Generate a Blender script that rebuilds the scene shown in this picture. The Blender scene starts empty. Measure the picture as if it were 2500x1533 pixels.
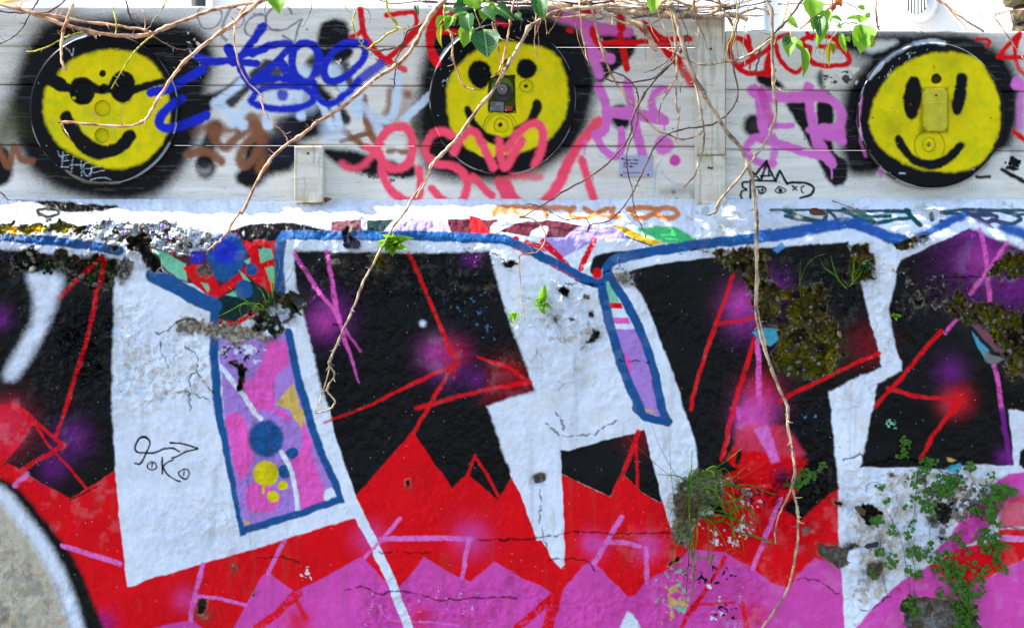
import bpy, bmesh, math, random
import numpy as np
from mathutils import Vector, Matrix, Euler

# ------------------------------------------------------------------ camera, sky, sun, exposure
scn = bpy.context.scene
COL = scn.collection
D = 4.0                      # camera distance to the wall face (m)
CZ = 1.5                     # camera height (m)
cam_d = bpy.data.cameras.new('camera'); cam = bpy.data.objects.new('camera', cam_d); COL.objects.link(cam)
cam.location = (0.0, -D, CZ); cam.rotation_euler = (math.radians(90), 0, 0)
cam_d.sensor_width = 36.0; cam_d.lens = 36.0 * D / 2.5
cam_d.clip_start = 0.05; cam_d.clip_end = 500.0
scn.camera = cam

SUN_EL = math.radians(50.0)
SUN_BACK = math.radians(3.6)       # how far behind the fence line the sun stands (it comes from the left)
sun_dir = Vector((-math.cos(SUN_EL) * math.cos(SUN_BACK), math.cos(SUN_EL) * math.sin(SUN_BACK), math.sin(SUN_EL)))
world = bpy.data.worlds.new('World'); scn.world = world; world.use_nodes = True
wn = world.node_tree.nodes; wl = world.node_tree.links
sky = wn.new('ShaderNodeTexSky'); sky.sky_type = 'NISHITA'; sky.sun_disc = False
sky.sun_elevation = SUN_EL
sky.sun_rotation = math.atan2(sun_dir.x, sun_dir.y)
sky.air_density = 1.0; sky.dust_density = 1.2; sky.ozone_density = 1.0
wl.new(sky.outputs[0], wn['Background'].inputs[0]); wn['Background'].inputs[1].default_value = 0.14
sun_d = bpy.data.lights.new('sun', 'SUN'); sun = bpy.data.objects.new('sun', sun_d); COL.objects.link(sun)
sun_d.energy = 4.6; sun_d.angle = math.radians(0.5); sun_d.color = (1.0, 0.95, 0.87)
sun.rotation_euler = (-sun_dir).to_track_quat('-Z', 'Y').to_euler()
vs = scn.view_settings
vs.view_transform = 'Standard'; vs.look = 'None'; vs.gamma = 1.0; vs.exposure = 1.45; vs.use_curve_mapping = False

# ------------------------------------------------------------------ helpers
random.seed(7); RNG = np.random.default_rng(11)

def at(px, py, Y=0.0):
    """a point seen at photo position (px, py), at depth Y behind the wall face"""
    s = (D + Y) / D / 1000.0
    return Vector(((px - 1250.0) * s, Y, CZ + (766.5 - py) * s))

TILES = {}
for _r, (_y0, _k) in {'A': (0, 640 / 1860), 'B': (480, 640 / 1860), 'C': (1000, 640 / 1814)}.items():
    for _i, _x0 in enumerate((0, 620, 1240, 1860)):
        TILES[_r + str(_i)] = (_x0, _y0, _k)
TILES.update({'G': (1160, 160, 170 / 1427), 'D': (1030, 0, 300 / 2464), 'E': (1900, 0, 300 / 2266),
              'H': (1640, 480, 860 / 2464), 'J': (1100, 480, 600 / 2464), 'K': (1240, 0, 560 / 2464), 'P': (0, 0, 1.0)})

def pts(s, tile='P'):
    """'A0 10,20 30,40' : positions noted on an enlarged section of the reference, turned into photo pixels"""
    out = []
    for w in s.split():
        if w in TILES: tile = w; continue
        x0, y0, k = TILES[tile]
        v = [float(q) for q in w.split(',')]
        out.append((x0 + v[0] * k, y0 + v[1] * k) + tuple(q for q in v[2:]))
    return out, TILES[tile][2]

def lin(c):
    c = np.asarray(c, float) / 255.0
    return np.where(c <= 0.04045, c / 12.92, ((c + 0.055) / 1.055) ** 2.4)

PAL = dict(wh=(223, 230, 239), fw=(231, 227, 217), bk=(9, 9, 11), rd=(224, 2, 18), pk=(212, 74, 166), bl=(22, 82, 140), bb=(40, 88, 158),
           lv=(172, 128, 204), lv2=(168, 152, 214), mg=(234, 92, 184), yl=(228, 208, 10), blu=(22, 40, 186), cr=(255, 80, 108), br=(138, 84, 54),
           lb=(204, 221, 238), mar=(92, 30, 46), grn=(66, 184, 104), mint=(122, 196, 156), teal=(8, 78, 84), dt=(12, 44, 46),
           orn=(214, 128, 70), gold=(224, 170, 8), tan=(212, 178, 92), ol=(72, 72, 14), pur=(122, 30, 132), dpur=(56, 16, 64),
           pkl=(222, 112, 196), mv=(126, 74, 84), grey=(120, 120, 116), dgrey=(62, 60, 54), cream=(196, 184, 160), dirt=(92, 78, 56),
           moss=(112, 104, 8), dk=(24, 20, 16), navy=(24, 26, 44), sal=(216, 52, 84), stone=(150, 144, 130), cyan=(70, 160, 180),
           drd=(120, 6, 26), ltag=(206, 214, 220), dgrn=(40, 70, 16), lp=(232, 214, 224), gt=(104, 110, 124), bt=(90, 150, 205), rust=(120, 50, 20))
PAL = {k: lin(v) for k, v in PAL.items()}

TAB = RNG.random((256, 256)).astype(np.float32)
def vn(x, y):
    xi = np.floor(x).astype(np.int32); yi = np.floor(y).astype(np.int32)
    fx = x - xi; fy = y - yi
    fx = fx * fx * (3 - 2 * fx); fy = fy * fy * (3 - 2 * fy)
    x0 = xi & 255; x1 = (xi + 1) & 255; y0 = yi & 255; y1 = (yi + 1) & 255
    return (TAB[y0, x0] * (1 - fx) + TAB[y0, x1] * fx) * (1 - fy) + (TAB[y1, x0] * (1 - fx) + TAB[y1, x1] * fx) * fy
def fbm(x, y, s, o=4, seed=0, sx=1.0):
    t = 0; a = 0.5; n = 0; x = x / s / sx + seed * 17.13; y = y / s + seed * 31.7
    for i in range(o):
        t = t + a * vn(x, y); n += a; a *= 0.5; x = x * 2.03 + 5.2; y = y * 2.01 + 1.7
    return t / n
def cells(x, y, s, seed=0):
    x = x / s + seed * 13.1; y = y / s + seed * 7.7
    xi = np.floor(x).astype(np.int32); yi = np.floor(y).astype(np.int32)
    f1 = np.full(x.shape, 9.0, np.float32); f2 = f1.copy(); idv = np.zeros(x.shape, np.float32)
    for dx in (-1, 0, 1):
        for dy in (-1, 0, 1):
            cx = xi + dx; cy = yi + dy
            px = cx + TAB[cy & 255, cx & 255]; py = cy + TAB[(cx * 7 + 3) & 255, (cy * 5 + 91) & 255]
            d = np.hypot(x - px, y - py)
            nid = TAB[(cx * 3 + 17) & 255, (cy * 11 + 5) & 255]
            m = d < f1
            f2 = np.where(m, f1, np.minimum(f2, d)); idv = np.where(m, nid, idv); f1 = np.where(m, d, f1)
    return f1, f2, idv
def sst(a, b, x):
    t = np.clip((x - a) / (b - a), 0, 1); return t * t * (3 - 2 * t)

def crom(P, n=6, closed=False):
    P = [tuple(p) for p in P]
    if len(P) < 3: return np.array(P, float)
    Q = ([P[-1]] + P + [P[0], P[1]]) if closed else ([P[0]] + P + [P[-1]])
    out = []
    for i in range(len(Q) - 3):
        a, b, c, d = (np.array(q, float) for q in Q[i:i + 4])
        for j in range(n):
            t = j / n
            out.append(0.5 * (2 * b + (c - a) * t + (2 * a - 5 * b + 4 * c - d) * t * t + (3 * b - a - 3 * c + d) * t ** 3))
    if not closed: out.append(np.array(P[-1], float))
    return np.array(out)

class Canvas:
    """paint layers evaluated at the vertices of a surface: colour, roughness and relief (m, towards the viewer)"""
    def __init__(s, X, Y, base, grid=None):
        s.grid = grid
        # hand-painted wobble of every line
        s.X = (X + (fbm(X, Y, 26, 3, 71) - 0.5) * 6).astype(np.float32); s.Y = (Y + (fbm(X, Y, 26, 3, 72) - 0.5) * 6).astype(np.float32)
        s.dry = 0.0; s.maskwhite = False
        s.rgb = np.empty(X.shape + (3,), np.float32); s.rgb[:] = base
        s.rough = np.full(X.shape, 0.55, np.float32); s.h = np.zeros(X.shape, np.float32)
        s.n1 = RNG.random(X.shape).astype(np.float32); s.dn = sst(0.56, 0.68, fbm(s.X, s.Y, 6, 4, 73)).astype(np.float32)
        s.e1 = (fbm(s.X, s.Y, 9, 3, 1) - 0.5).astype(np.float32)
        s.e2 = (fbm(s.X, s.Y, 42, 4, 2) - 0.5).astype(np.float32)
        s.bare = np.zeros(X.shape, np.float32); s.region = np.zeros(X.shape, np.int16)
    def win(s, P, m):
        m += 5; x0 = min(p[0] for p in P) - m; x1 = max(p[0] for p in P) + m; y0 = min(p[1] for p in P) - m; y1 = max(p[1] for p in P) + m
        if s.grid is None:
            if x1 < s.X.min() or x0 > s.X.max() or y1 < s.Y.min() or y0 > s.Y.max(): return None
            return (slice(None), slice(None))
        xs, ys = s.grid
        a, b = np.searchsorted(xs, [x0, x1]); c, d = np.searchsorted(ys, [y0, y1])
        if a >= b or c >= d: return None
        return (slice(c, d), slice(a, b))
    def seg(s, w, P, closed=False, W=None):
        X = s.X[w]; Y = s.Y[w]; best = np.full(X.shape, 1e9, np.float32); bw = None if W is None else np.zeros(X.shape, np.float32)
        n = len(P)
        for i in range(n if closed else n - 1):
            ax, ay = P[i][0], P[i][1]; bx, by = P[(i + 1) % n][0], P[(i + 1) % n][1]
            dx, dy = bx - ax, by - ay; L = dx * dx + dy * dy + 1e-9
            t = np.clip(((X - ax) * dx + (Y - ay) * dy) / L, 0, 1)
            d = (X - ax - t * dx) ** 2 + (Y - ay - t * dy) ** 2
            if W is not None:
                ww = W[i] + (W[(i + 1) % n] - W[i]) * t
                dd = np.sqrt(d) - ww
                m = dd < best; best = np.where(m, dd, best)
            else:
                best = np.minimum(best, d)
        return best if W is not None else np.sqrt(best)
    def inside(s, w, P):
        X = s.X[w]; Y = s.Y[w]; r = np.zeros(X.shape, bool); n = len(P)
        for i in range(n):
            ax, ay = P[i][0], P[i][1]; bx, by = P[(i + 1) % n][0], P[(i + 1) % n][1]
            if ay == by: continue
            c = ((ay > Y) != (by > Y)) & (X < (bx - ax) * (Y - ay) / (by - ay) + ax)
            r ^= c
        return r
    def sd(s, w, P):
        d = s.seg(w, P, True); return np.where(s.inside(w, P), -d, d)
    def comp(s, w, a, c, rough=None):
        a3 = a[..., None]
        s.rgb[w] = s.rgb[w] * (1 - a3) + np.asarray(c, np.float32) * a3
        if rough is not None: s.rough[w] = s.rough[w] * (1 - a) + rough * a
    def alpha(s, w, d, soft, op, grain):
        """paint coverage from signed distance: soft spray edge with speckle"""
        d = d + s.e1[w] * min(soft, 6) * 0.8
        a = 1 - sst(-soft * 0.6, soft * 0.7, d)
        if grain: a = np.clip(a + (s.n1[w] - 0.5) * grain * 4 * a * (1 - a), 0, 1)
        return a * op

    def run(s, text):
        for ln in text.strip().splitlines():
            ln = ln.split('#')[0].strip()
            if not ln: continue
            head, body = ln.split('|')
            hd = head.split(); op = hd[0]; ar = hd[1:]
            P, k = pts(body)
            s.do(op, ar, P, k)
    def do(s, op, ar, P, k):
        if op in 'SL':               # S col width soft [opacity]: smooth stroke;  L: straight polyline; points may carry their own width
            c = PAL[ar[0]]; w = float(ar[1]) * k / 2; soft = float(ar[2]); o = float(ar[3]) if len(ar) > 3 else 1
            W = [q[2] * k / 2 if len(q) > 2 else w for q in P]
            Q = [(q[0], q[1], ww) for q, ww in zip(P, W)]
            if op == 'S': Q = crom(Q, 6)
            wn_ = s.win(Q, max(W) + soft + 4)
            if wn_ is None: return
            d = s.seg(wn_, Q, False, [q[2] for q in Q])
            rough = 0.42 if ar[0] in ('bk', 'navy') else 0.5
            s.comp(wn_, s.alpha(wn_, d, soft, o, 0.3 if soft > 7 else 0.15) * (1 - (s.dry if ar[0] in ('rd', 'mg', 'pkl') and soft < 5 else 0) * s.dn[wn_]), c, rough)
        elif op in 'FQ':             # F col soft [opacity]: filled polygon; Q: smoothed outline
            c = PAL[ar[0]]; soft = float(ar[1]); o = float(ar[2]) if len(ar) > 2 else 1
            Q = crom(P, 5, True) if op == 'Q' else P
            wn_ = s.win(Q, soft + 4)
            if wn_ is None: return
            rough = 0.33 if ar[0] in ('bk', 'navy') else 0.7
            s.comp(wn_, s.alpha(wn_, s.sd(wn_, Q), soft, o, 0.3 if soft > 9 else 0.15), c, rough)
        elif op == 'B':              # B col r soft opacity | centres : sprayed dot (r in section px), fading outwards
            c = PAL[ar[0]]; soft = float(ar[2]); o = float(ar[3]) if len(ar) > 3 else 1
            for p in P:
                r = float(ar[1]) * k; ry = (p[2] if len(p) > 2 else 1.0)
                wn_ = s.win([(p[0] - r, p[1] - r * ry), (p[0] + r, p[1] + r * ry)], soft + 4 + (r if soft > 24 else 0))
                if wn_ is None: continue
                q = np.hypot(s.X[wn_] - p[0], (s.Y[wn_] - p[1]) / ry)
                if soft > 24:          # can held far off: gaussian mist with droplets
                    a = o * 1.1 * np.exp(-2.2 * (q / (r + 0.4 * soft)) ** 2); a = a + (s.n1[wn_] - 0.5) * 0.5 * a * (1 - a) + (s.e1[wn_] + s.e2[wn_]) * 0.35 * a
                    a = np.clip(a + (s.n1[wn_] > 0.985) * 0.35 * np.exp(-0.9 * (q / (r + 0.5 * soft)) ** 2) * o * (a > 0.02), 0, 1)
                    if s.maskwhite: a = a * (1 - sst(0.16, 0.42, s.rgb[wn_].min(-1)))      # the white letters were painted over the mist
                    s.comp(wn_, a, c, 0.5)
                else: s.comp(wn_, s.alpha(wn_, q - r, soft, o, 0.35 if soft > 9 else 0.15), c, 0.5)
        elif op == 'N':              # N col scale threshold depth_mm [opacity] | region : worn flecks inside a region
            c = PAL[ar[0]]; sc = float(ar[1]); th = float(ar[2]); dep = float(ar[3]) / 1000; o = float(ar[4]) if len(ar) > 4 else 1
            wn_ = s.win(P, 30)
            if wn_ is None: return
            reg = 1 - sst(-25, 22, s.sd(wn_, P) + s.e2[wn_] * 60)
            seed = (int(P[0][0] * 7 + P[0][1] * 3) % 97)
            n = fbm(s.X[wn_], s.Y[wn_], sc, 4, seed) - th * (2 - reg) - (1 - reg) * 0.12
            a = sst(0.0, 0.03, n)
            s.comp(wn_, a * o, c, 0.85); s.h[wn_] -= a * dep
        elif op == 'R':              # R amp_mm scale | region : lumpy relief
            amp = float(ar[0]) / 1000; sc = float(ar[1]); wn_ = s.win(P, 40)
            if wn_ is None: return
            reg = 1 - sst(-40, 30, s.sd(wn_, P) + s.e2[wn_] * 60)
            n = fbm(s.X[wn_], s.Y[wn_], sc, 5, 5) ; n2 = np.abs(fbm(s.X[wn_], s.Y[wn_], sc * 0.8, 4, 8) - 0.5) * 2
            s.h[wn_] += reg * amp * ((n - 0.5) * 1.6 - n2 * 0.8)
        elif op == 'T':              # T amp_mm scale levels | region : old paint layers peeling in steps
            amp = float(ar[0]) / 1000; sc = float(ar[1]); lv = float(ar[2]); wn_ = s.win(P, 40)
            if wn_ is None: return
            reg = 1 - sst(-40, 30, s.sd(wn_, P) + s.e2[wn_] * 60)
            n = fbm(s.X[wn_], s.Y[wn_], sc, 5, 61) * lv; f = n - np.floor(n)
            st = np.floor(n) + sst(0.0, 0.10, f)
            s.h[wn_] += reg * amp * (st - lv / 2)
            e = np.exp(-(f / 0.05) ** 2) * reg * sst(0.45, 0.6, fbm(s.X[wn_], s.Y[wn_], sc * .7, 3, 62))
            s.comp(wn_, e * 0.5, PAL['dirt'], 0.8)
            cr_ = reg * sst(0.5, 0.62, fbm(s.X[wn_], s.Y[wn_], sc * 1.3, 4, 63)) * 0.28
            s.comp(wn_, cr_, s.rgb[wn_] * np.array([0.98, 0.90, 0.76]), 0.7)
        elif op == 'K':              # K width depth_mm | line : crack
            wd = float(ar[0]) * 0.7; dep = float(ar[1]) / 1000
            Q = crom(P, 5); Q = [(q[0] + random.uniform(-3, 3), q[1] + random.uniform(-3, 3)) for q in Q]
            wn_ = s.win(Q, wd + 6)
            if wn_ is None: return
            d = s.seg(wn_, Q) + s.e1[wn_] * 5
            w2 = wd * (0.5 + 1.1 * fbm(s.X[wn_], s.Y[wn_], 30, 2, 9))
            a = 1 - sst(w2 * 0.2, w2 * 0.62 + 0.9, d)
            s.comp(wn_, a * 0.55, PAL['dk'], 0.9); s.h[wn_] -= a * dep
            s.h[wn_] += (1 - sst(0, 14, d)) * (1 - a) * 0.0012
        elif op == 'H':              # H kind depth_mm jag | region : render fallen off, rubble and mortar behind it
            kind = ar[0]; dep = float(ar[1]) / 1000 * 1.35; jag = float(ar[2]); wn_ = s.win(P, 45)
            if wn_ is None: return
            X = s.X[wn_]; Y = s.Y[wn_]
            d = s.sd(wn_, P) + s.e2[wn_] * jag * 2.6 + s.e1[wn_] * jag * 1.9
            m = 1 - sst(-3.5, 1.0, d); deep = 1 - sst(-16, -1, d)
            f1, f2, idv = cells(X + s.e1[wn_] * 10, Y + s.e2[wn_] * 14, 22 if kind != 'fine' else 12, 3)
            g1, g2, idg = cells(X + s.e1[wn_] * 6, Y, 9, 6)
            lump = sst(0.0, 0.5, f2 - f1)
            s.h[wn_] += -dep * (0.35 * m + 0.65 * deep) + m * (lump * 0.012 + sst(0, .5, g2 - g1) * 0.005 + (fbm(X, Y, 40, 4, 33) - .5) * 0.03 - 0.006) * min(1.0, dep / 0.016) * (0.3 if kind == 'concrete' else 1.0)
            A = {'moss': ('dirt', 'moss', 'dk'), 'stone': ('stone', 'grey', 'dirt'), 'dark': ('dk', 'dgrey', 'dirt'), 'white': ('wh', 'stone', 'grey'),
                 'fine': ('grey', 'stone', 'dgrey'), 'black': ('bk', 'dgrey', 'dpur'), 'concrete': ('grey', 'dirt', 'dgrey'), 'light': ('stone', 'cream', 'dirt'), 'earth': ('dgrey', 'dirt', 'stone')}[kind]
            base = PAL[A[0]] * (1 - idv[..., None]) + PAL[A[1]] * idv[..., None]
            fl = (idg > 0.72)[..., None]
            base = np.where(fl, base * 0.5 + PAL[A[2]] * 0.5, base)
            if kind == 'moss':
                mo = sst(0.48, 0.62, fbm(X, Y, 26, 4, 12))[..., None]
                base = base * (1 - mo) + (PAL['moss'] * (0.6 + 0.9 * fbm(X, Y, 7, 3, 4))[..., None]) * mo
                dkm = sst(0.5, 0.6, fbm(X, Y, 48, 4, 35))[..., None]; base = base * (1 - 0.5 * dkm) + PAL['dk'] * 0.5 * dkm
                st = ((idg > 0.86) & (g1 < 0.42))[..., None]
                base = np.where(st, PAL['stone'] * 0.9, base)
                ps = (sst(0.6, 0.66, fbm(X, Y, 34, 4, 37)) * 0.8)[..., None]; base = base * (1 - ps) + s.rgb[wn_] * ps
            if kind == 'earth':
                mo = sst(0.54, 0.62, fbm(X, Y, 20, 4, 15))[..., None]; base = base * (1 - mo) + PAL['dgrn'] * mo
                dkm = sst(0.46, 0.58, fbm(X, Y, 30, 4, 16))[..., None]; base = base * (1 - 0.7 * dkm) + PAL['dk'] * 0.7 * dkm
                ps = (sst(0.58, 0.64, fbm(X, Y, 26, 4, 17)) * 0.85)[..., None]; base = base * (1 - ps) + s.rgb[wn_] * ps
            base = base * (0.55 + 0.9 * fbm(X, Y, 5, 3, 14))[..., None]
            halo = np.exp(-np.maximum(d, 0) / 11) * sst(0.38, 0.62, fbm(X, Y, 30, 4, 23)) * 0.5
            s.comp(wn_, halo, PAL['dirt'] * 0.6, 0.85)
            s.comp(wn_, m, base, 0.92)
            s.bare[wn_] = np.maximum(s.bare[wn_], m)
            edge = np.exp(-((d - 2.0) / 2.2) ** 2) * 0.4     # broken lip of the render
            s.comp(wn_, edge * sst(0.35, 0.6, fbm(X, Y, 18, 3, 21)), PAL['stone'], 0.9)
            s.h[wn_] += edge * 0.003

def new_mesh(name, V, F, mat, parent=None, col=None, rough=None, smooth=True):
    V = np.asarray(V, np.float32); F = np.asarray(F, np.int32)
    me = bpy.data.meshes.new(name); n = F.shape[1]
    me.vertices.add(len(V)); me.vertices.foreach_set('co', V.ravel())
    me.loops.add(F.size); me.loops.foreach_set('vertex_index', F.ravel())
    me.polygons.add(len(F)); me.polygons.foreach_set('loop_start', np.arange(0, F.size, n, dtype=np.int32))
    me.update(calc_edges=True)
    if col is not None:
        at_ = me.attributes.new('Col', 'FLOAT_COLOR', 'POINT')
        C4 = np.ones((len(V), 4), np.float32); C4[:, :3] = col
        if rough is not None: C4[:, 3] = rough
        at_.data.foreach_set('color', C4.ravel())
    me.polygons.foreach_set('use_smooth', np.full(len(F), smooth, bool))
    me.materials.append(mat); me.update()
    o = bpy.data.objects.new(name, me); COL.objects.link(o)
    if parent: o.parent = parent
    return o
def tag(o, label=None, cat=None, group=None, kind=None):
    if label: o['label'] = label
    if cat: o['category'] = cat
    if group: o['group'] = group
    if kind: o['kind'] = kind
    return o
def empty(name, loc=(0, 0, 0)):
    o = bpy.data.objects.new(name, None); o.empty_display_size = 0.05; o.location = loc; COL.objects.link(o); return o
def bobj(name, bm, mat, parent=None, smooth=False):
    me = bpy.data.meshes.new(name); bm.to_mesh(me); bm.free()
    for p in me.polygons: p.use_smooth = smooth
    me.materials.append(mat); o = bpy.data.objects.new(name, me); COL.objects.link(o)
    if parent:
        o.parent = parent; o.matrix_parent_inverse = Matrix.Translation(-Vector(parent.location))
    return o
def box_bm(x0, x1, y0, y1, z0, z1, bev=0.0, bm=None):
    bm = bm or bmesh.new()
    r = bmesh.ops.create_cube(bm, size=1.0)
    bmesh.ops.scale(bm, vec=(x1 - x0, y1 - y0, z1 - z0), verts=r['verts'])
    bmesh.ops.translate(bm, vec=((x0 + x1) / 2, (y0 + y1) / 2, (z0 + z1) / 2), verts=r['verts'])
    if bev:
        es = list({e for v in r['verts'] for e in v.link_edges})
        bmesh.ops.bevel(bm, geom=es, offset=bev, segments=2, affect='EDGES', profile=0.6)
    return bm
def cyl_bm(c, r, depth, axis='Y', seg=24, r2=None, bm=None):
    bm = bm or bmesh.new()
    q = bmesh.ops.create_cone(bm, cap_ends=True, segments=seg, radius1=r, radius2=r if r2 is None else r2, depth=depth)
    M = Matrix.Translation(c) @ (Matrix.Rotation(math.radians(90), 4, 'X') if axis == 'Y' else Matrix.Identity(4))
    bmesh.ops.transform(bm, matrix=M, verts=q['verts'])
    return bm

# ------------------------------------------------------------------ materials (node-based)
def mat_new(name):
    m = bpy.data.materials.new(name); m.use_nodes = True; nt = m.node_tree
    return m, nt, nt.nodes['Principled BSDF']
def node(nt, t, **kw):
    n = nt.nodes.new(t)
    for k, v in kw.items(): setattr(n, k, v)
    return n
def mat_paint(name, bump=0.25, scale=900, stretch=None, spec=0.12, var=0.18):
    """weathered paint: colour and roughness from the surface's paint layers, fine grain and grime from noise"""
    m, nt, b = mat_new(name); L = nt.links
    a = node(nt, 'ShaderNodeVertexColor', layer_name='Col')
    tc = node(nt, 'ShaderNodeTexCoord'); mp = node(nt, 'ShaderNodeMapping'); L.new(tc.outputs['Object'], mp.inputs[0])
    if stretch: mp.inputs['Scale'].default_value = stretch
    n1 = node(nt, 'ShaderNodeTexNoise'); n1.inputs['Scale'].default_value = scale; n1.inputs['Detail'].default_value = 3; L.new(mp.outputs[0], n1.inputs['Vector'])
    n2 = node(nt, 'ShaderNodeTexNoise'); n2.inputs['Scale'].default_value = scale * 0.12; n2.inputs['Detail'].default_value = 6; L.new(mp.outputs[0], n2.inputs['Vector'])
    mr = node(nt, 'ShaderNodeMapRange'); mr.inputs['From Min'].default_value = 0.3; mr.inputs['From Max'].default_value = 0.7
    mr.inputs['To Min'].default_value = 1 - var; mr.inputs['To Max'].default_value = 1 + var * 0.4; L.new(n2.outputs[0], mr.inputs[0])
    mx = node(nt, 'ShaderNodeVectorMath', operation='SCALE'); L.new(a.outputs['Color'], mx.inputs[0]); L.new(mr.outputs[0], mx.inputs['Scale'])
    L.new(mx.outputs[0], b.inputs['Base Color']); L.new(a.outputs['Alpha'], b.inputs['Roughness'])
    ad = node(nt, 'ShaderNodeMath', operation='ADD'); L.new(n1.outputs[0], ad.inputs[0]); L.new(n2.outputs[0], ad.inputs[1])
    bp = node(nt, 'ShaderNodeBump'); bp.inputs['Strength'].default_value = bump; bp.inputs['Distance'].default_value = 0.002
    L.new(ad.outputs[0], bp.inputs['Height']); L.new(bp.outputs[0], b.inputs['Normal'])
    b.inputs['Specular IOR Level'].default_value = spec
    return m
def mat_noise(name, c1, c2, scale=60, rough=0.6, bump=0.2, dist=0.002, detail=5, stretch=None, spec=0.4, metal=0.0, vein=False, tr=0.0):
    m, nt, b = mat_new(name); L = nt.links
    tc = node(nt, 'ShaderNodeTexCoord'); mp = node(nt, 'ShaderNodeMapping'); L.new(tc.outputs['Object'], mp.inputs[0])
    if stretch: mp.inputs['Scale'].default_value = stretch
    n = node(nt, 'ShaderNodeTexNoise'); n.inputs['Scale'].default_value = scale; n.inputs['Detail'].default_value = detail; L.new(mp.outputs[0], n.inputs['Vector'])
    cr = node(nt, 'ShaderNodeValToRGB'); cr.color_ramp.elements[0].position = 0.34; cr.color_ramp.elements[1].position = 0.66
    cr.color_ramp.elements[0].color = tuple(lin(c1)) + (1,); cr.color_ramp.elements[1].color = tuple(lin(c2)) + (1,)
    oi = node(nt, 'ShaderNodeObjectInfo'); hv = node(nt, 'ShaderNodeHueSaturation')
    mr = node(nt, 'ShaderNodeMapRange'); mr.inputs['To Min'].default_value = 0.8; mr.inputs['To Max'].default_value = 1.2
    L.new(oi.outputs['Random'], mr.inputs[0]); L.new(mr.outputs[0], hv.inputs['Value'])
    L.new(n.outputs[0], cr.inputs[0])
    if vein:                # pale midrib and side veins across the blade
        sx = node(nt, 'ShaderNodeSeparateXYZ'); L.new(tc.outputs['Object'], sx.inputs[0])
        def mth(op, a, b=None):
            n_ = node(nt, 'ShaderNodeMath', operation=op)
            for i_, v_ in enumerate((a, b)):
                if v_ is None: continue
                if isinstance(v_, (int, float)): n_.inputs[i_].default_value = v_
                else: L.new(v_, n_.inputs[i_])
            return n_.outputs[0]
        ax = mth('ABSOLUTE', sx.outputs[0]); mid = mth('LESS_THAN', ax, 0.022)
        sv = mth('LESS_THAN', mth('FRACT', mth('MULTIPLY', mth('SUBTRACT', sx.outputs[1], mth('MULTIPLY', ax, 0.7)), 8.0)), 0.12)
        vv = mth('MULTIPLY', mth('MAXIMUM', mid, mth('MULTIPLY', sv, 0.45)), 0.55)
        mv_ = node(nt, 'ShaderNodeMix', data_type='RGBA'); L.new(vv, mv_.inputs[0]); L.new(cr.outputs[0], mv_.inputs[6]); mv_.inputs[7].default_value = tuple(lin((176, 200, 110))) + (1,)
        L.new(mv_.outputs[2], hv.inputs['Color'])
    else: L.new(cr.outputs[0], hv.inputs['Color'])
    L.new(hv.outputs[0], b.inputs['Base Color'])
    b.inputs['Roughness'].default_value = rough; b.inputs['Specular IOR Level'].default_value = spec; b.inputs['Metallic'].default_value = metal
    if bump:
        bp = node(nt, 'ShaderNodeBump'); bp.inputs['Strength'].default_value = bump; bp.inputs['Distance'].default_value = dist
        L.new(n.outputs[0], bp.inputs['Height']); L.new(bp.outputs[0], b.inputs['Normal'])
    if tr:
        t = node(nt, 'ShaderNodeBsdfTranslucent'); L.new(hv.outputs[0], t.inputs['Color'])
        mxs = node(nt, 'ShaderNodeMixShader'); mxs.inputs[0].default_value = tr
        L.new(b.outputs[0], mxs.inputs[1]); L.new(t.outputs[0], mxs.inputs[2]); L.new(mxs.outputs[0], nt.nodes['Material Output'].inputs[0])
    return m
M_wall = mat_paint('painted_render', 0.16, 620, var=0.10)
M_board = mat_paint('painted_timber', 0.45, 420, stretch=(0.09, 1, 1), var=0.14)
M_disc = mat_paint('painted_disc', 0.12, 500, spec=0.09, var=0.10)
M_post = mat_noise('post_paint', (192, 186, 168), (226, 224, 214), 9, 0.6, 0.25, 0.002, 6, (1, 1, 0.15))
M_house = mat_noise('house_paint', (225, 226, 228), (236, 236, 236), 9, 0.6, 0.1)
M_blue = mat_noise('pale_blue_board', (176, 196, 214), (204, 216, 226), 20, 0.6, 0.2, 0.002, 4, (0.1, 1, 1))
M_vent = mat_noise('vent_plastic', (214, 216, 216), (230, 230, 230), 30, 0.4, 0.05)
M_dark = mat_noise('dark_inside', (14, 14, 14), (26, 25, 24), 40, 0.8, 0.1)
M_pipe = mat_noise('pipe_grey', (40, 42, 46), (60, 62, 66), 40, 0.5, 0.1)
M_slate = mat_noise('slate', (58, 54, 48), (104, 96, 80), 60, 0.8, 0.4, 0.004)
M_ground = mat_noise('ground_tarmac', (74, 72, 70), (112, 108, 104), 25, 0.9, 0.5, 0.01, 8)
M_barkA = mat_noise('bark_warm', (124, 72, 46), (238, 190, 148), 38, 0.5, 0.5, 0.002, 6)
M_barkB = mat_noise('bark_grey', (104, 82, 62), (214, 188, 154), 38, 0.65, 0.6, 0.002, 6)
M_barkC = mat_noise('stem_dark', (60, 40, 34), (112, 84, 70), 120, 0.55, 0.4, 0.002, 6)
M_barkG = mat_noise('stem_green', (150, 140, 30), (200, 186, 64), 90, 0.5, 0.2, 0.002, 5)
M_leafD = mat_noise('leaf_dark', (22, 72, 34), (46, 110, 50), 55, 0.3, 0.25, 0.002, 4, vein=True, tr=0.35)
M_leafL = mat_noise('leaf_light', (100, 160, 20), (150, 200, 36), 55, 0.42, 0.25, 0.002, 4, vein=True, tr=0.5)  # paler green, the look of sun on the leaf put into its colour
M_leafY = mat_noise('leaf_yellow', (150, 150, 24), (190, 176, 50), 55, 0.5, 0.25, 0.002, 4, vein=True, tr=0.45)
M_creep = mat_noise('creeper_leaf', (36, 86, 12), (88, 142, 30), 70, 0.5, 0.2, 0.002, 4, tr=0.3)
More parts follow.
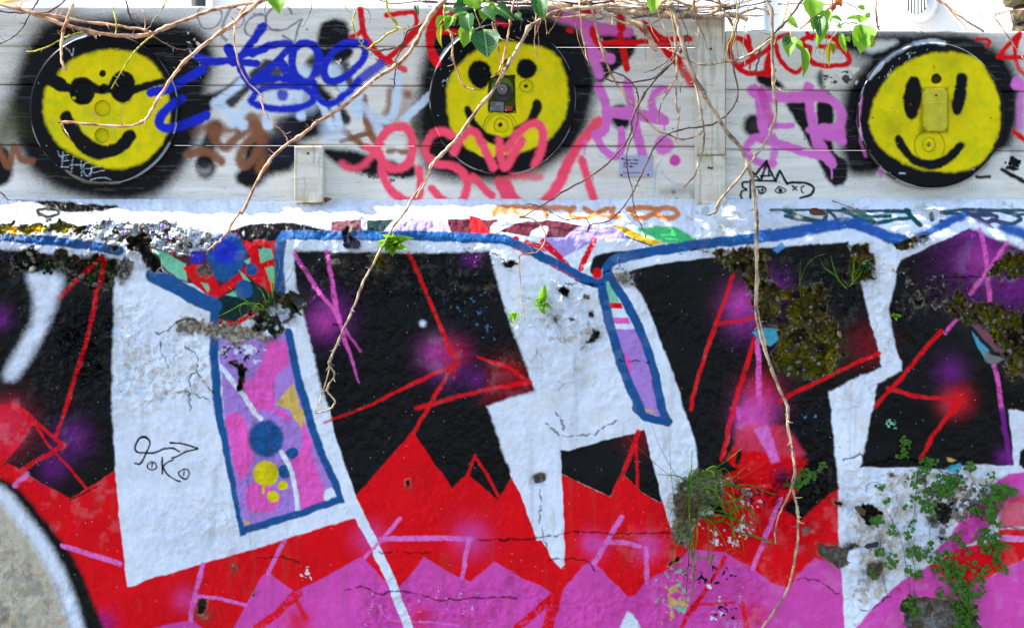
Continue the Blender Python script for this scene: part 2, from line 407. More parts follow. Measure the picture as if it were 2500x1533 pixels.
M_grass = mat_noise('grass_blade', (60, 116, 28), (124, 166, 50), 40, 0.5, 0.1, 0.001, 3, tr=0.35)
M_straw = mat_noise('dry_grass', (128, 112, 66), (170, 152, 98), 60, 0.8, 0.2, 0.001, 3, tr=0.2)
M_hip = mat_noise('rose_hip', (176, 70, 12), (214, 104, 24), 40, 0.3, 0.05)
M_dry = mat_noise('dead_leaf', (84, 40, 24), (130, 72, 44), 60, 0.7, 0.3)
M_plaq = mat_noise('plaque_metal', (168, 164, 190), (184, 182, 208), 18, 0.4, 0.05, spec=0.5)
M_ink = mat_noise('engraved_ink', (20, 18, 46), (30, 28, 60), 60, 0.6, 0.0)
M_screw = mat_noise('screw', (52, 50, 60), (84, 80, 90), 90, 0.45, 0.2, metal=0.6)
M_motor = mat_noise('motor_metal', (92, 90, 92), (126, 122, 122), 40, 0.5, 0.2, metal=0.3)
M_mdark = mat_noise('motor_dark', (34, 32, 34), (58, 54, 54), 60, 0.5, 0.2, metal=0.3)
M_red = mat_noise('red_part', (120, 26, 12), (150, 40, 20), 40, 0.4, 0.1)
M_ylw = mat_noise('yellow_paint', (196, 184, 8), (220, 204, 14), 40, 0.45, 0.15)
M_stone = mat_noise('rubble_stone', (104, 98, 86), (168, 160, 144), 70, 0.9, 0.7, 0.004, 6)
M_flint = mat_noise('rubble_dark', (46, 38, 28), (92, 80, 56), 70, 0.9, 0.7, 0.004, 6)
M_flake = mat_noise('paint_flake', (150, 200, 210), (206, 206, 206), 50, 0.5, 0.1)
M_soil = mat_noise('root_soil', (44, 34, 24), (86, 70, 48), 90, 0.95, 0.8, 0.004, 6)

# ------------------------------------------------------------------ paint layers of the fence
FENCE_UNDER = '''
Q ol 70 0.75 | A0 340,150 520,120 300,500 120,900 40,1080 -60,1000 20,760 150,520 230,300
Q bk 70 0.5 | A0 380,120 850,100 1380,180 1540,420 1480,800 1380,1080 1060,1430 740,1460 400,1380 160,1200 60,900 90,560 200,280
Q bk 30 | A0 374,161 610,140 856,129 1177,155 1391,208 1487,308 1514,455 1466,612 1444,759 1380,1011 1241,1263 1038,1400 760,1421 449,1347 246,1221 128,1011 85,801 118,591 203,339
Q bk 10 | A0 1390,700 1560,640 1720,540 1680,660 1520,760 1400,880
N fw 14 0.56 0 0.8 | A0 1200,190 1400,260 1440,380 1380,520 1300,420 1240,280
N fw 8 0.54 0 0.7 | A0 1340,330 1450,440 1440,640 1390,640
Q bk 14 | A0 -60,1040 40,1050 90,1190 60,1290 -60,1310
B ol 120 60 0.5 | A0 60,900
S br 44 7 0.95 | A0 -20,1030 20,1120 60,1180 90,1090 100,1040 150,1130 230,1140
B bk 70 16 | A0 1460,1180,1.2
B fw 40 14 0.55 | A0 1450,1190
L bk 100 14 0.95 | A0 1530,900 1480,1040 1450,1160
B bk 85 14 | A0 1760,1260,0.8
L bk 90 10 0.95 | A0 1640,720 1760,590 1900,470
Q br 24 0.9 | A0 1370,950 1480,870 1660,900 1860,820 A1 40,860 120,960 100,1060 60,1200 20,1190 A0 1800,1000 1680,950 1560,960 1440,930
Q bk 22 | A1 -60,1010 280,1000 285,1190 120,1250 -40,1330
Q bk 24 | A1 200,860 420,620 640,800 560,930 360,1000 200,1010
B bk 70 24 0.7 | A1 470,880
S br 60 9 0.95 | A0 1330,1095 1420,1075 1500,1090 1570,1145
S br 60 10 0.95 | A0 1510,930 1540,1010 1600,1050 1660,1000 1720,930
S br 62 10 0.95 | A0 1790,980 1730,1040 1700,1110 1720,1170 1770,1160 1830,1060 1860,1000
S br 90 14 0.9 | A1 -20,840 60,980 80,1120 50,1190
Q navy 26 0.9 | A1 150,850 290,880 285,1150 90,1120
Q bk 12 | A1 450,300 460,220 500,155 580,135 650,160 680,230 680,330 600,336 440,330
Q bk 9 | A1 440,345 680,340 670,420 560,470 470,430
Q bk 14 0.95 | A1 360,480 400,410 470,400 500,520 440,560
Q bk 10 0.9 | A1 560,480 660,440 700,560 710,640 660,690 600,640 560,560
N fw 10 0.47 0 0.9 | A1 540,400 690,400 690,520 560,520
L bk 80 10 0.95 | A1 450,640 560,760 650,850
Q bk 10 0.9 | A0 1820,560 1960,480 2010,520 1900,640
B bk 40 26 0.8 | A1 860,880 930,900
S br 50 8 0.95 | A1 775,690 790,820 820,940 880,1030
S br 44 8 0.95 | A1 520,800 640,930 770,1040
L br 36 4 0.95 | A1 620,1000 820,945
S br 46 12 0.8 | A1 975,640 960,740 940,820
B br 24 12 0.85 | A1 1090,670
Q br 30 0.5 | A1 1000,640 1120,640 1110,760 1040,860 980,880
B ol 55 40 0.8 | A1 1150,900,2.2
S lb 58 10 | A0 1540,720 1640,650 1740,560
B lb 38 9 | A0 1530,740 1650,870 1720,890
L lb 60 9 | A0 1560,740 1690,860
L lb 60 9 | A0 1670,860 1780,720
Q lb 22 0.6 | A1 -20,690 120,640 300,640 440,700 420,800 200,800 20,780
S lb 44 7 | A1 315,610 320,740
L lb 46 7 | A1 90,780 95,880
B lb 35 7 | A1 95,885 335,820
S lb 52 8 | A1 465,720 510,800 550,900
S lb 50 7 | A1 560,730 585,800 605,890
Q lb 24 0.7 | A1 480,860 620,880 640,980 500,1000
S lb 62 8 | A1 600,560 660,670 740,800
L lb 60 8 | A1 750,640 735,820
B lb 60 16 0.85 | A1 560,510
B lb 50 18 0.85 | A1 360,520
S lb 58 10 0.95 | A1 1020,530 1015,680 1000,780 950,850 890,850
S lb 52 9 0.8 | A1 780,760 850,860 900,930
Q bk 34 | A1 1300,130 1560,20 A2 0,40 160,30 330,120 480,170 560,260 600,440 640,590 600,760 560,900 470,1060 340,1140 200,1220 0,1260 A1 1750,1290 1500,1290 1250,1230 1180,1080 1160,900 1160,700 1180,500 1230,330
S lb 52 6 | A1 1270,660 1180,740 1060,850
Q bk 14 | A1 500,1060 640,1060 780,1090 1000,1150 1140,1180 1120,1260 900,1250 700,1210 540,1130
N bk 9 0.47 0 0.8 | A1 500,1120 900,1200 1180,1230 1300,1290 900,1290 560,1200
Q fw 12 0.9 | A1 1000,1000 1060,1000 1060,1060 1010,1060
L br 40 6 0.9 | A1 960,1075 1090,1080
L fw 40 10 0.8 | A1 1010,1100 1060,1180
Q bk 8 | A2 620,270 720,240 900,250 910,330 860,420 760,500 640,590 600,400
Q bk 14 | A2 740,770 800,745 850,775 870,850 850,910 790,920 735,870
N fw 20 0.6 0 0.4 | A2 560,200 700,200 720,500 600,520
L bk 60 12 | A2 1800,560 1860,600
Q bk 10 | A2 1765,520 1860,490 A3 60,520 160,620 40,610 A2 1790,600
B bk 80 14 | A2 1750,890
B dgrey 35 26 0.6 | A2 1745,895
Q bk 8 | A3 170,735 330,735 380,900 400,1040 360,1060 270,900
Q bk 8 | A3 400,690 500,700 510,1060 600,1150 600,1280 540,1320 470,1290 420,1180 390,1100
N fw 8 0.5 0 0.8 | A3 470,760 510,760 510,920 450,900
Q bk 60 0.5 | A3 560,230 1250,210 1660,270 1860,480 1880,880 1780,1120 1500,1200 700,1260 530,1160 500,800 640,480
Q bk 24 | A3 520,245 700,240 1000,250 1250,235 1480,260 1640,340 1750,440 1820,640 1810,860 1760,1020 1700,1110 1600,1180 1420,1290 1240,1320 1000,1310 860,1240 720,1240 620,1220 590,1120 570,980 580,800 600,660 680,540 760,420 620,370 530,330
N fw 16 0.50 0 0.8 | A3 430,520 560,340 760,360 700,560 600,620 430,620
Q fw 12 0.9 | A3 700,300 880,285 960,300 880,350 760,370
Q bk 12 0.9 | A3 390,560 420,500 440,600 420,640
N bk 9 0.52 0 0.9 | A3 400,480 640,470 620,640 420,640
Q fw 16 0.95 | A3 840,1230 1040,1340 1260,1350 1500,1270 1660,1090 1760,1080 1640,1330 1300,1420 1000,1400 860,1300
Q ol 40 0.35 | A3 860,1310 1060,1390 1400,1390 1500,1330 1300,1370 1050,1350
L bk 24 5 | A3 1530,1255 1610,1255
N bk 7 0.47 0 | A3 1680,1120 1860,1110 1860,1300 1760,1260
L bk 36 4 | A3 1775,1120 1790,1170
L bk 30 5 | A3 1700,1200 1770,1240 1860,1290
L bk 26 5 | A3 1740,1190 1810,1200
'''
FENCE_OVER = '''
S ltag 34 3 0.8 | A3 770,548 805,505 855,455
S ltag 24 6 0.5 | A3 860,445 960,372 1060,325
S ltag 28 7 0.85 | A3 1090,312 1180,297 1290,303
S ltag 56 3 0.8 | D 340,1225 470,1040 640,860 835,700
S ltag 26 3 0.6 | A0 450,312 520,272 610,248
S stone 16 3 0.7 | A0 470,1215 590,1285 730,1305 850,1295
S pkl 22 4 0.8 | A3 705,690 690,800 690,900 710,1020 740,1110
S gt 13 3 0.8 | A0 1420,60 1405,120 1430,190 1500,200 1560,160 1575,100 1540,55 1470,50 1420,70
S gt 12 3 0.75 | A0 1680,60 1720,90 1730,150 1690,200 1620,220
S gt 22 4 0.75 | A0 1640,60 1600,140 1570,240 1605,290
S gt 12 3 0.8 | A0 1860,110 1790,120 1740,180 1750,240 1820,260 1860,240
S gt 13 3 0.8 | A1 0,100 70,110 90,180 70,230 10,240
S gt 16 3 0.8 | A1 265,95 230,50 150,50 90,100 85,160 130,210 210,215 280,180 340,140 310,220 285,295 250,280 200,260
S gt 12 3 0.7 | A1 40,230 90,215 170,210
B gt 8 2 | A1 375,210
S rd 46 4 | A1 757,70 765,150 785,250 830,330 900,400 960,440
L rd 44 5 0.9 | A1 950,430 1065,500
S rd 34 4 | A1 690,268 740,245 770,200
S rd 36 4 | A1 940,110 1040,100 1130,95 1150,120 1140,190 1070,300 960,410
S rd 40 4 | A1 955,410 1060,320 1180,200 1290,110
S rd 60 4 | A1 1340,70 1270,180 1245,250
S rd 56 5 | A1 1245,240 1250,330 1270,400 1300,450
L rd 36 4 | A1 1280,255 1350,225 1480,240
L rd 24 4 | A1 1320,160 1430,80
L rd 26 5 | A1 1720,160 1780,180
S blu 66 4 | A0 1075,660 1180,635 1300,575 1440,490
S blu 66 5 | A0 1285,705 1200,760 1140,830 1135,890 1190,912 1300,890 1460,825
S blu 54 4 | A0 1405,405 1500,440 1620,430 1740,390 1880,355
S blu 54 4 | A0 1870,190 1800,290 1700,410
L blu 70 3 | A0 1622,345 1665,440
L blu 50 4 | A0 1680,440 1820,458
S blu 54 4 | A0 1690,440 1730,540 1800,630
S blu 52 4 | A1 -10,390 90,335 200,315 260,320 210,390 120,480 20,560
S blu 48 5 | A1 0,585 120,560 240,570 330,590 430,590
L blu 72 3 | A1 185,440 265,565
S blu 56 5 | A1 270,430 280,360 330,315 390,310 440,350 460,420 440,510 400,570 350,580 310,550 275,490 268,430
S blu 54 5 | A1 790,310 700,305 600,335 530,410 500,500 520,570 580,580 670,530 760,440 790,370 760,325 700,318
S blu 62 6 0.9 | A1 900,455 830,510 730,590
S blu 50 7 | A1 -20,720 30,650 160,615 330,615 410,665 410,720 350,760 220,775 90,765 -10,735
B blu 40 8 0.9 | A1 205,680
S blu 46 6 | A1 425,610 450,680 500,735 560,730 650,670 740,580
B blu 21 3 | A1 20,455
L blu 50 5 | A1 -30,330 50,195
S lb 12 3 0.6 | A1 300,640 310,660
S cr 44 10 0.95 | A1 620,1155 660,1185 720,1195 790,1160 840,1090 800,1045
L cr 46 7 | A1 810,1055 880,1100
S cr 62 7 | A1 900,1110 880,1040 930,950 1000,905 1070,905 1120,970 1125,1080 1080,1170 1000,1200 930,1170 895,1110
S cr 62 7 | A1 905,1180 930,1290 990,1370 1080,1425 1160,1400 1185,1300 1170,1200
S cr 60 7 | A1 1400,960 1330,930 1260,960 1220,1040 1230,1110 1300,1165 1420,1180 1490,1240 1510,1320 1490,1400 1440,1470
S cr 56 7 | A1 1265,1345 1330,1410 1400,1450
S cr 60 7 | A1 1420,1080 1470,980 1530,930 1590,970 1640,1070 1700,1190
L cr 54 7 | A1 1550,1260 1690,1390
S cr 60 7 | A1 1740,1000 1745,1080 1780,1190 1830,1110 1900,1000
L cr 70 7 | A1 1740,1290 1800,1440
S cr 60 8 | A2 -10,1060 60,960 150,885 220,885 255,950 235,1060 190,1170
S cr 76 8 | A2 650,860 560,960 440,1130 370,1290 280,1420 180,1470 60,1430 -20,1300
L cr 56 8 | A2 525,1140 615,1430
L cr 50 10 0.7 | A2 30,1250 220,1255
L cr 50 6 | A2 610,880 660,865
S pk 80 8 | A2 300,80 480,150 680,210 850,230
S pkl 60 6 0.9 | A2 320,90 480,150 680,205 850,228
S pkl 66 7 | A2 540,170 590,320 610,430 650,530
L pkl 80 5 | A2 610,390 725,420
S rd 60 5 | A2 790,50 800,120 805,200
L rd 46 4 | A2 815,340 845,490
L rd 44 6 0.95 | A2 800,250 815,340
S rd 44 5 | A2 600,210 630,300 760,310 930,300 1120,285 1290,280
L rd 80 4 | A2 960,190 1100,310 1200,430
L rd 56 8 0.9 | A2 1190,420 1300,590
L rd 40 4 | A2 520,70 610,90
L rd 30 4 | A2 430,215 450,225
L rd 40 4 | A2 330,90 360,110
S pkl 62 5 | A2 640,610 690,720 700,830 680,930 620,960
S pkl 66 5 | A2 850,590 870,740 910,920 955,1090
L pkl 78 4 | A2 745,800 930,815 1110,860
S pkl 56 6 | A2 1130,640 1070,640 1020,700 1030,780 1080,830
S pkl 54 5 | A2 620,970 680,1060 770,1110 810,1040 805,920
B pkl 68 8 0.95 | A2 1105,1035
B pk 38 5 | A2 1185,1140
L pkl 12 2 | A2 1110,900 1112,930
L pkl 14 4 0.8 | A2 550,1000 548,1100
S bt 9 3 0.5 | A2 1090,1140 1050,1200 1040,1290 1040,1390
S bt 8 3 0.45 | A2 1080,1210 1120,1250 1170,1290
S bt 8 3 0.4 | A2 640,1100 700,1130 730,1140
S bt 8 4 0.35 | A2 930,1320 960,1390
S rd 34 4 | A2 1705,265 1720,330 1735,400
S rd 40 4 | A2 1735,390 1690,310 1620,275 1580,320 1580,400 1620,470 1700,520 1800,520 1880,500
S rd 40 4 | A2 1640,480 1740,420 1860,340 A3 90,310
L rd 16 3 | A2 1728,430 1720,490
Q rd 5 | A2 1830,400 A3 60,360 60,540 10,540 A2 1810,520
S rd 34 4 | A3 60,330 110,270 190,250
S rd 32 4 | A3 100,320 120,410 180,490 250,515 290,480 310,440
S rd 34 4 | A3 270,310 310,270 400,255 490,270 540,310 500,335 400,330
S rd 38 4 | A3 270,310 340,340 330,390 350,440 430,465 560,465 615,440 610,390 550,340
L rd 28 3 | A3 320,230 360,280
S pkl 84 6 | A2 1740,640 1800,680 A3 200,690 420,680
S pkl 70 6 | A2 1790,690 A3 0,860 20,930 80,1000
L pkl 46 5 | A3 20,890 210,893
S pkl 70 6 | A3 330,620 340,760 370,920 400,1040
S pkl 60 6 | A3 440,690 530,740 570,830 530,920 430,950 340,920
Q pkl 6 | A3 330,890 560,890 590,990 500,1000 390,960
L pkl 60 5 | A3 0,990 200,1050 420,1110
S pkl 76 6 | A3 380,960 430,1060 480,1140
L pkl 50 5 | A3 470,960 580,1010
L pkl 60 4 | A3 440,1090 500,1170
L pkl 13 2 | A3 490,1150 495,1270
S pkl 46 6 0.9 | A3 80,970 90,1060 70,1150 20,1180
S pkl 56 7 | A2 1860,980 1760,980 1710,1020 1700,1080 1740,1130 1800,1160 1880,1165
S pk 60 8 0.9 | A2 1800,640 1850,800 1880,880
B pkl 48 6 | A3 1815,595
S pkl 40 9 0.8 | A3 1860,640 1830,720 1830,900
L pkl 26 6 0.9 | A3 840,1200 845,1250
S rd 36 4 | A3 1830,240 1800,320 1795,410
S rd 34 4 | A3 1830,240 1760,310 1690,390
L rd 34 4 | A3 1680,405 1870,415
S rd 26 5 | A3 1525,285 1590,280 1620,300 1600,330
S rd 28 5 0.9 | A3 1800,420 1825,490 1870,540
L rd 30 5 | A3 1790,930 1870,1000
S bk 17 2 | A3 -75,1290 30,1145
S bk 17 2 | A3 30,1145 60,1210 95,1290
L bk 17 2 | A3 95,1290 125,1212 180,1300
S bk 18 2 | A3 180,1300 250,1298 320,1305 370,1340 345,1385 280,1405 268,1430 265,1470
L bk 15 2 | A3 -70,1285 90,1288
L bk 14 2 | A3 0,1250 60,1250
L bk 13 2 | A3 50,1210 50,1250
B bk 6 2 | A3 120,1290
S bk 9 2 | A3 90,1350 120,1325 155,1335 165,1355 130,1375 95,1360 90,1350
B bk 15 3 | A3 130,1352,1.3
S bk 9 2 | A3 -40,1330 10,1330 30,1350 15,1372 -20,1375
B bk 10 3 | A3 5,1352,1.4
L bk 12 2 | A3 220,1325 248,1352
L bk 12 2 | A3 222,1352 246,1328
S bk 11 2 | A3 300,1325 280,1335 285,1360 298,1368
L bk 16 2 | A2 1740,1225 1795,1285
L bk 17 2 | A2 1722,1285 1725,1445
S bk 15 2 | A2 1705,1295 1665,1300 1668,1335 1695,1350 1660,1365 1655,1400 1680,1435 1725,1440
S bk 9 2 | A2 1780,1335 1815,1335 1830,1360 1800,1375 1780,1350
L bk 14 2 | A2 1840,1140 1800,1270
L bk 12 2 | A2 1795,1250 1850,1250
B bk 5 2 | A3 290,1435
B dk 5 2 | A3 300,990 A2 1170,920
S dk 40 22 0.45 | A2 1100,1360 1180,1355 1290,1350 1330,1400
B dk 12 6 0.7 | A2 1175,1365
S dk 5 2 | A2 1200,1405 1212,1415 1205,1435
'''
DISC_FACES = ['''
F bk 3 | P 40,50 460,50 460,470 40,470
Q yl 9 | A0 405,530 520,430 640,380 790,360 930,375 1050,420 1120,500 1170,590 1195,700 1205,820 1180,960 1100,1080 1000,1160 880,1195 760,1190 620,1145 480,1070 380,980 325,880 305,760 320,660 350,600
S bk 60 5 | A0 380,560 440,610 520,640
S bk 96 4 | A0 350,560 430,605
S bk 56 4 | A0 420,620 500,632 580,640
B bk 94 4 | A0 585,645,1.08
B bk 92 4 | A0 868,615,1.18
B bk 60 6 | A0 880,660
S bk 60 5 | A0 660,620 730,640 800,620
S bk 50 5 | A0 940,650 1040,610 1150,580
S bk 84 5 | A0 470,830 500,920 570,1010 650,1060 740,1075 830,1060 890,1010 925,960
Q bk 6 | A0 435,820 470,800 530,850 600,950 700,1020 790,1030 870,980 920,935 950,950 940,1000 880,1070 800,1100 700,1135 600,1100 520,1020 450,920
B yl 10 3 | A0 530,700
S yl 8 2 0.8 | A0 500,725 530,730
S grn 16 5 0.25 | A0 600,750 598,850 600,910 A0 640,890
S grn 14 5 0.25 | A0 860,740 855,880
S grn 10 4 0.3 | A0 620,940 700,890 760,890 820,950 830,1000
Q pk 5 0.3 | A0 660,800 690,830 670,860
N ltag 5 0.64 0 0.7 | A0 1050,1140 1120,1110 1160,1090 1100,1170
S ltag 5 1.5 0.8 | A0 455,335 500,370 515,400 525,350
S ltag 4 1.2 0.8 | A0 410,1070 425,1105 450,1120 450,1080
S ltag 4 1.2 0.8 | A0 450,1120 440,1180
L ltag 4 1.2 0.8 | A0 440,1105 490,1100
L ltag 4 1.2 0.8 | A0 440,1145 490,1140
L ltag 4 1.2 0.8 | A0 435,1185 490,1190
L ltag 4 1.2 0.8 | A0 520,1110 510,1220
L ltag 4 1.2 0.8 | A0 575,1140 575,1255
L ltag 4 1.2 0.8 | A0 500,1175 590,1175
S ltag 4 1.2 0.8 | A0 640,1150 600,1165 590,1220 620,1255 650,1200 600,1200
L ltag 4 1.2 0.8 | A0 650,1180 640,1285
S ltag 4 1.2 0.8 | A0 640,1195 680,1185 730,1180
L ltag 4 1.2 0.8 | A0 650,1230 745,1210
S ltag 4 1.2 0.8 | A0 640,1280 700,1265 750,1265 790,1285
''', '''
F bk 3 | P 1000,20 1440,20 1440,470 1000,470
N ltag 4 0.66 0 0.8 | A1 1290,400 1450,300 1450,700 1350,700
Q yl 9 | A1 1370,640 1420,510 1500,420 1600,350 1730,310 A2 0,300 120,320 240,340 330,380 380,450 410,540 425,640 420,760 390,860 320,960 220,1040 100,1085 0,1105 A1 1750,1130 1600,1100 1500,1040 1420,950 1380,830
B bk 84 6 | A1 1600,520,1.12
B bk 50 5 | A1 1610,580
B bk 68 5 | A2 133,490,1.08
Q bk 6 | A1 1495,790 1520,755 1550,790 1570,850 1620,910 1700,960 1780,970 1860,940 A2 40,910 130,850 170,780 180,720 210,705 235,740 230,800 180,880 80,950 0,1000 A1 1800,1030 1700,1030 1600,970 1530,890
Q bk 9 | A1 1540,1090 1700,1100 1860,1100 A2 10,1110 120,1080 210,1050 200,1120 150,1190 60,1200 0,1180 A1 1800,1190 1600,1160
Q yl 4 | A1 1530,990 1560,960 1600,1000 1700,1080 1700,1120 1600,1110 1540,1060
S grn 10 4 0.25 | A2 210,500 260,510 300,560
N ltag 4 0.68 0 0.6 | A2 180,700 240,700 240,860 180,860
''', '''
F bk 3 | P 2060,70 2490,70 2490,490 2060,490
N ltag 5 0.66 0 0.7 | A3 760,600 960,340 1260,310 1200,380 860,640
Q yl 8 | A3 765,860 790,740 850,620 940,510 1060,430 1190,385 1320,375 1440,390 1540,430 1600,510 1650,620 1680,720 1690,850 1670,960 1620,1070 1560,1150 1480,1200 1400,1215 1230,1212 1100,1195 980,1140 880,1080 800,990 768,910
B ol 60 50 0.25 | A3 1400,780 1350,420 950,900
F ol 9 0.55 | A3 1122,622 1322,622 1322,948 1122,948
Q bk 6 | A3 1010,640 1040,560 1085,545 1120,580 1135,660 1125,760 1100,830 1060,855 1025,820 1005,740
Q bk 6 | A3 1375,600 1385,540 1415,520 1450,540 1455,600 1440,700 1425,780 1395,815 1355,800 1340,740 1360,680
Q bk 6 | A3 945,980 975,960 1010,1000 1060,1080 1130,1125 1220,1130 1310,1090 1370,1030 1410,1003 1435,1030 1410,1080 1350,1140 1260,1190 1180,1205 1080,1170 1000,1100 955,1030
N ltag 4 0.62 0 0.8 | A3 960,1230 1030,1230 1030,1245 960,1245
L ltag 10 3 0.8 | A3 985,1232 1015,1235
L ltag 8 3 0.8 | A3 1490,1200 1510,1205
B dk 5 2 | A3 785,840 1628,838 940,795
S dk 6 2 0.7 | A3 1220,465 1212,480 1222,490
''']

# ------------------------------------------------------------------ paint layers of the wall
WALL_A = '''
# --- coping and the strip under it
Q bk 6 | B0 255,36 400,34 560,46 830,70 760,98 600,112 450,112 380,84 300,70
S bk 26 5 | B0 270,100 330,90 400,100 410,125 340,140 280,125 265,105
F bk 4 | B1 -200,250 -60,205 100,190 260,185 380,205 540,240 350,248 210,250 170,310 -100,330
F mv 3 | B1 550,180 760,165 765,245 545,245
F dt 3 | B1 805,170 1000,160 920,245 805,250
F lv2 3 | B1 900,250 1000,190 1080,165 1350,165 1390,230 1370,270 1150,255
F mar 3 | B1 1370,165 1530,160 1740,165 1690,215 1685,275 1580,265 1400,260
F mar 3 | J 480,345 620,285 760,250 980,240 1180,260 1330,295 1200,350 1150,410 1050,420 900,440 800,400 640,375
F wh 3 | J 760,440 820,340 900,290 980,310 960,400 900,450
F rd 3 | J 190,190 300,220 320,270 430,390 210,390 205,290
Q wh 4 | J 400,320 460,260 560,235 720,220 600,290 490,340 470,375 420,385
F lv2 3 | J 1150,410 1200,350 1290,300 1420,295 1620,305 1700,350 1800,430 1700,440 1520,440 1380,490 1250,560 1100,620 900,500 960,420
Q wh 5 | J 1180,620 1270,545 1400,470 1550,440 1750,435 1900,460 2010,490 1850,540 1700,545 1500,575 1350,640
F grn 6 | J 1830,330 1900,310 2060,300 2240,300 2380,380 2460,430 2464,460 2140,470 1980,390
F gold 3 | J 1610,290 1690,290 2140,465 2010,490 1800,405 1740,370
L bk 12 2 | J 1760,405 1900,450 2010,490
Q bk 4 | J 1440,620 1540,570 1700,548 1860,545 1700,580 1600,640 1520,720 1500,800 1400,760
S rd 56 3 | J 760,465 850,490 940,520
S rd 60 3 | J 930,460 1020,540 1120,640 1180,720
L rd 58 3 | J 1440,440 1380,560 1310,720
B rd 32 3 | J 660,425
S orn 54 5 0.95 | J 430,180 460,120 600,105 800,115 1000,110 1160,120
S orn 60 5 0.9 | J 470,150 620,150 720,190
L orn 46 4 | J 940,120 960,210
S orn 46 4 | J 1190,130 1240,115 1200,150 1210,190 1300,215 1400,205 1480,160 1590,120
S orn 46 4 | J 1340,115 1420,160 1560,200 1700,205
S orn 50 4 | J 1640,120 1620,160 1640,200
S orn 52 4 | J 1780,130 1850,180 1870,215 1940,215 2000,190 2060,150 2060,125
S orn 46 4 | J 1800,120 1900,110 2050,120 2160,115
S orn 50 4 | J 2060,150 2160,110 2250,130 2270,180 2200,220 2110,210 2050,170
S teal 18 2 | H 690,97 800,94 1000,95 1500,102
S teal 32 3 | H 790,97 850,120 890,145 1000,172 1060,170 1080,110
S teal 29 3 | H 800,135 880,150 960,170
S teal 24 3 | H 1090,95 1130,130 1160,165
S teal 35 3 | H 1200,95 1300,140 1420,190
S teal 24 3 | H 1370,138 1530,135
S teal 29 3 | H 1430,190 1530,165 1660,152
S teal 35 3 | H 1290,100 1350,130 1430,190
S teal 27 3 | H 1500,105 1660,105
S teal 35 3 | H 1640,100 1690,150 1735,192
L teal 29 2 | H 1815,125 1820,162
L teal 27 2 | H 1880,170 1930,172
S teal 24 3 | H 1880,112 2000,95 2150,95 2464,100
S teal 29 3 | H 1890,115 2060,125 2240,130 2270,155 2200,180 2100,185
S teal 32 3 | H 2040,110 2140,150 2240,220
S teal 29 3 | H 2150,100 2200,110 2240,130
S teal 29 3 | H 2310,100 2400,130 2440,165 2380,190 2300,180 2240,165
S teal 21 3 | H 2430,130 2500,125
Q moss 22 0.35 | H 340,170 400,160 440,200 400,250 330,245
Q moss 60 0.25 | H 250,240 900,150 1400,180 700,230
# --- black counters of the letters
F bk 8 | B0 -400,380 0,370 60,380 330,400 700,430 850,440 812,620 803,900 795,1300 790,1511 C0 780,100 795,300 800,430 490,640 200,460 -500,700
F bk 7 | B1 285,380 800,395 1090,400 1300,398 1675,390 1730,620 1790,830 1850,1000 B2 0,870 60,1010 130,1200 190,1372 0,1430 B1 1690,1470 1655,1490 C1 1630,20 1700,230 1790,470 1760,640 1300,700 715,640 690,560 650,450 600,300 545,120 515,0 B1 490,1400 430,1150 370,900 340,760 295,600
Q rd 0.1 0 | P 0,0 1,0 1,1
F bk 5 | B2 850,528 1000,490 1200,452 1480,430 1700,400 B3 0,368 200,350 615,318 650,480 700,600 730,720 770,880 820,1080 852,1210 640,1300 480,1385 470,1420 C3 480,0 490,180 505,260 520,420 525,560 270,760 0,700 C2 1500,500 1300,460 1315,400 1300,250 1260,110 1215,0 B2 1230,1430 1170,1250 1110,1100 1050,930 980,760 900,620
F bk 5 | B3 985,448 1200,348 1500,212 1620,260 1860,370 2300,600 C3 2200,420 1740,385 1480,380 1270,410 1050,400 680,402 690,370 705,300 735,150 755,30 B3 800,1480 820,1330 930,1270 990,1230 985,1160 950,1050 920,900 900,800 940,650 960,500
# --- red mass
F rd 3 | C0 -400,600 0,405 60,375 150,420 200,455 490,615 800,420 900,700 C1 0,900 600,740 690,580 712,590 1095,150 1370,540 1480,440 1690,632 1790,462 1830,520 C2 60,520 200,900 380,900 372,440 490,500 710,602 805,458 910,555 1050,640 1075,632 1130,830 1200,900 1700,1000 2300,1300 2300,2300 C0 -500,2300
F rd 4 | C0 -400,-30 -100,-40 B0 60,1475 100,1458 130,1465 C0 160,5 240,95 20,390 -20,420 -400,560
F rd 5 | C2 1290,770 1420,720 1480,560 1500,450 C3 0,330 310,370 320,560 420,620 530,530 530,900 548,1110 370,1030 240,1160 190,1250 60,1200 C2 1700,1120 1580,1050 1500,1000 1340,975 1180,1010
F bk 6 | C3 300,370 520,380 525,545 420,620 270,770 150,690 240,560
B dpur 60 40 0.8 | C3 150,470
F bk 3 | C2 360,280 420,282 560,240 760,190 945,140 990,330 1020,440 1050,560 1072,632 1050,640 910,555 805,458 712,602 490,500 370,440
'''
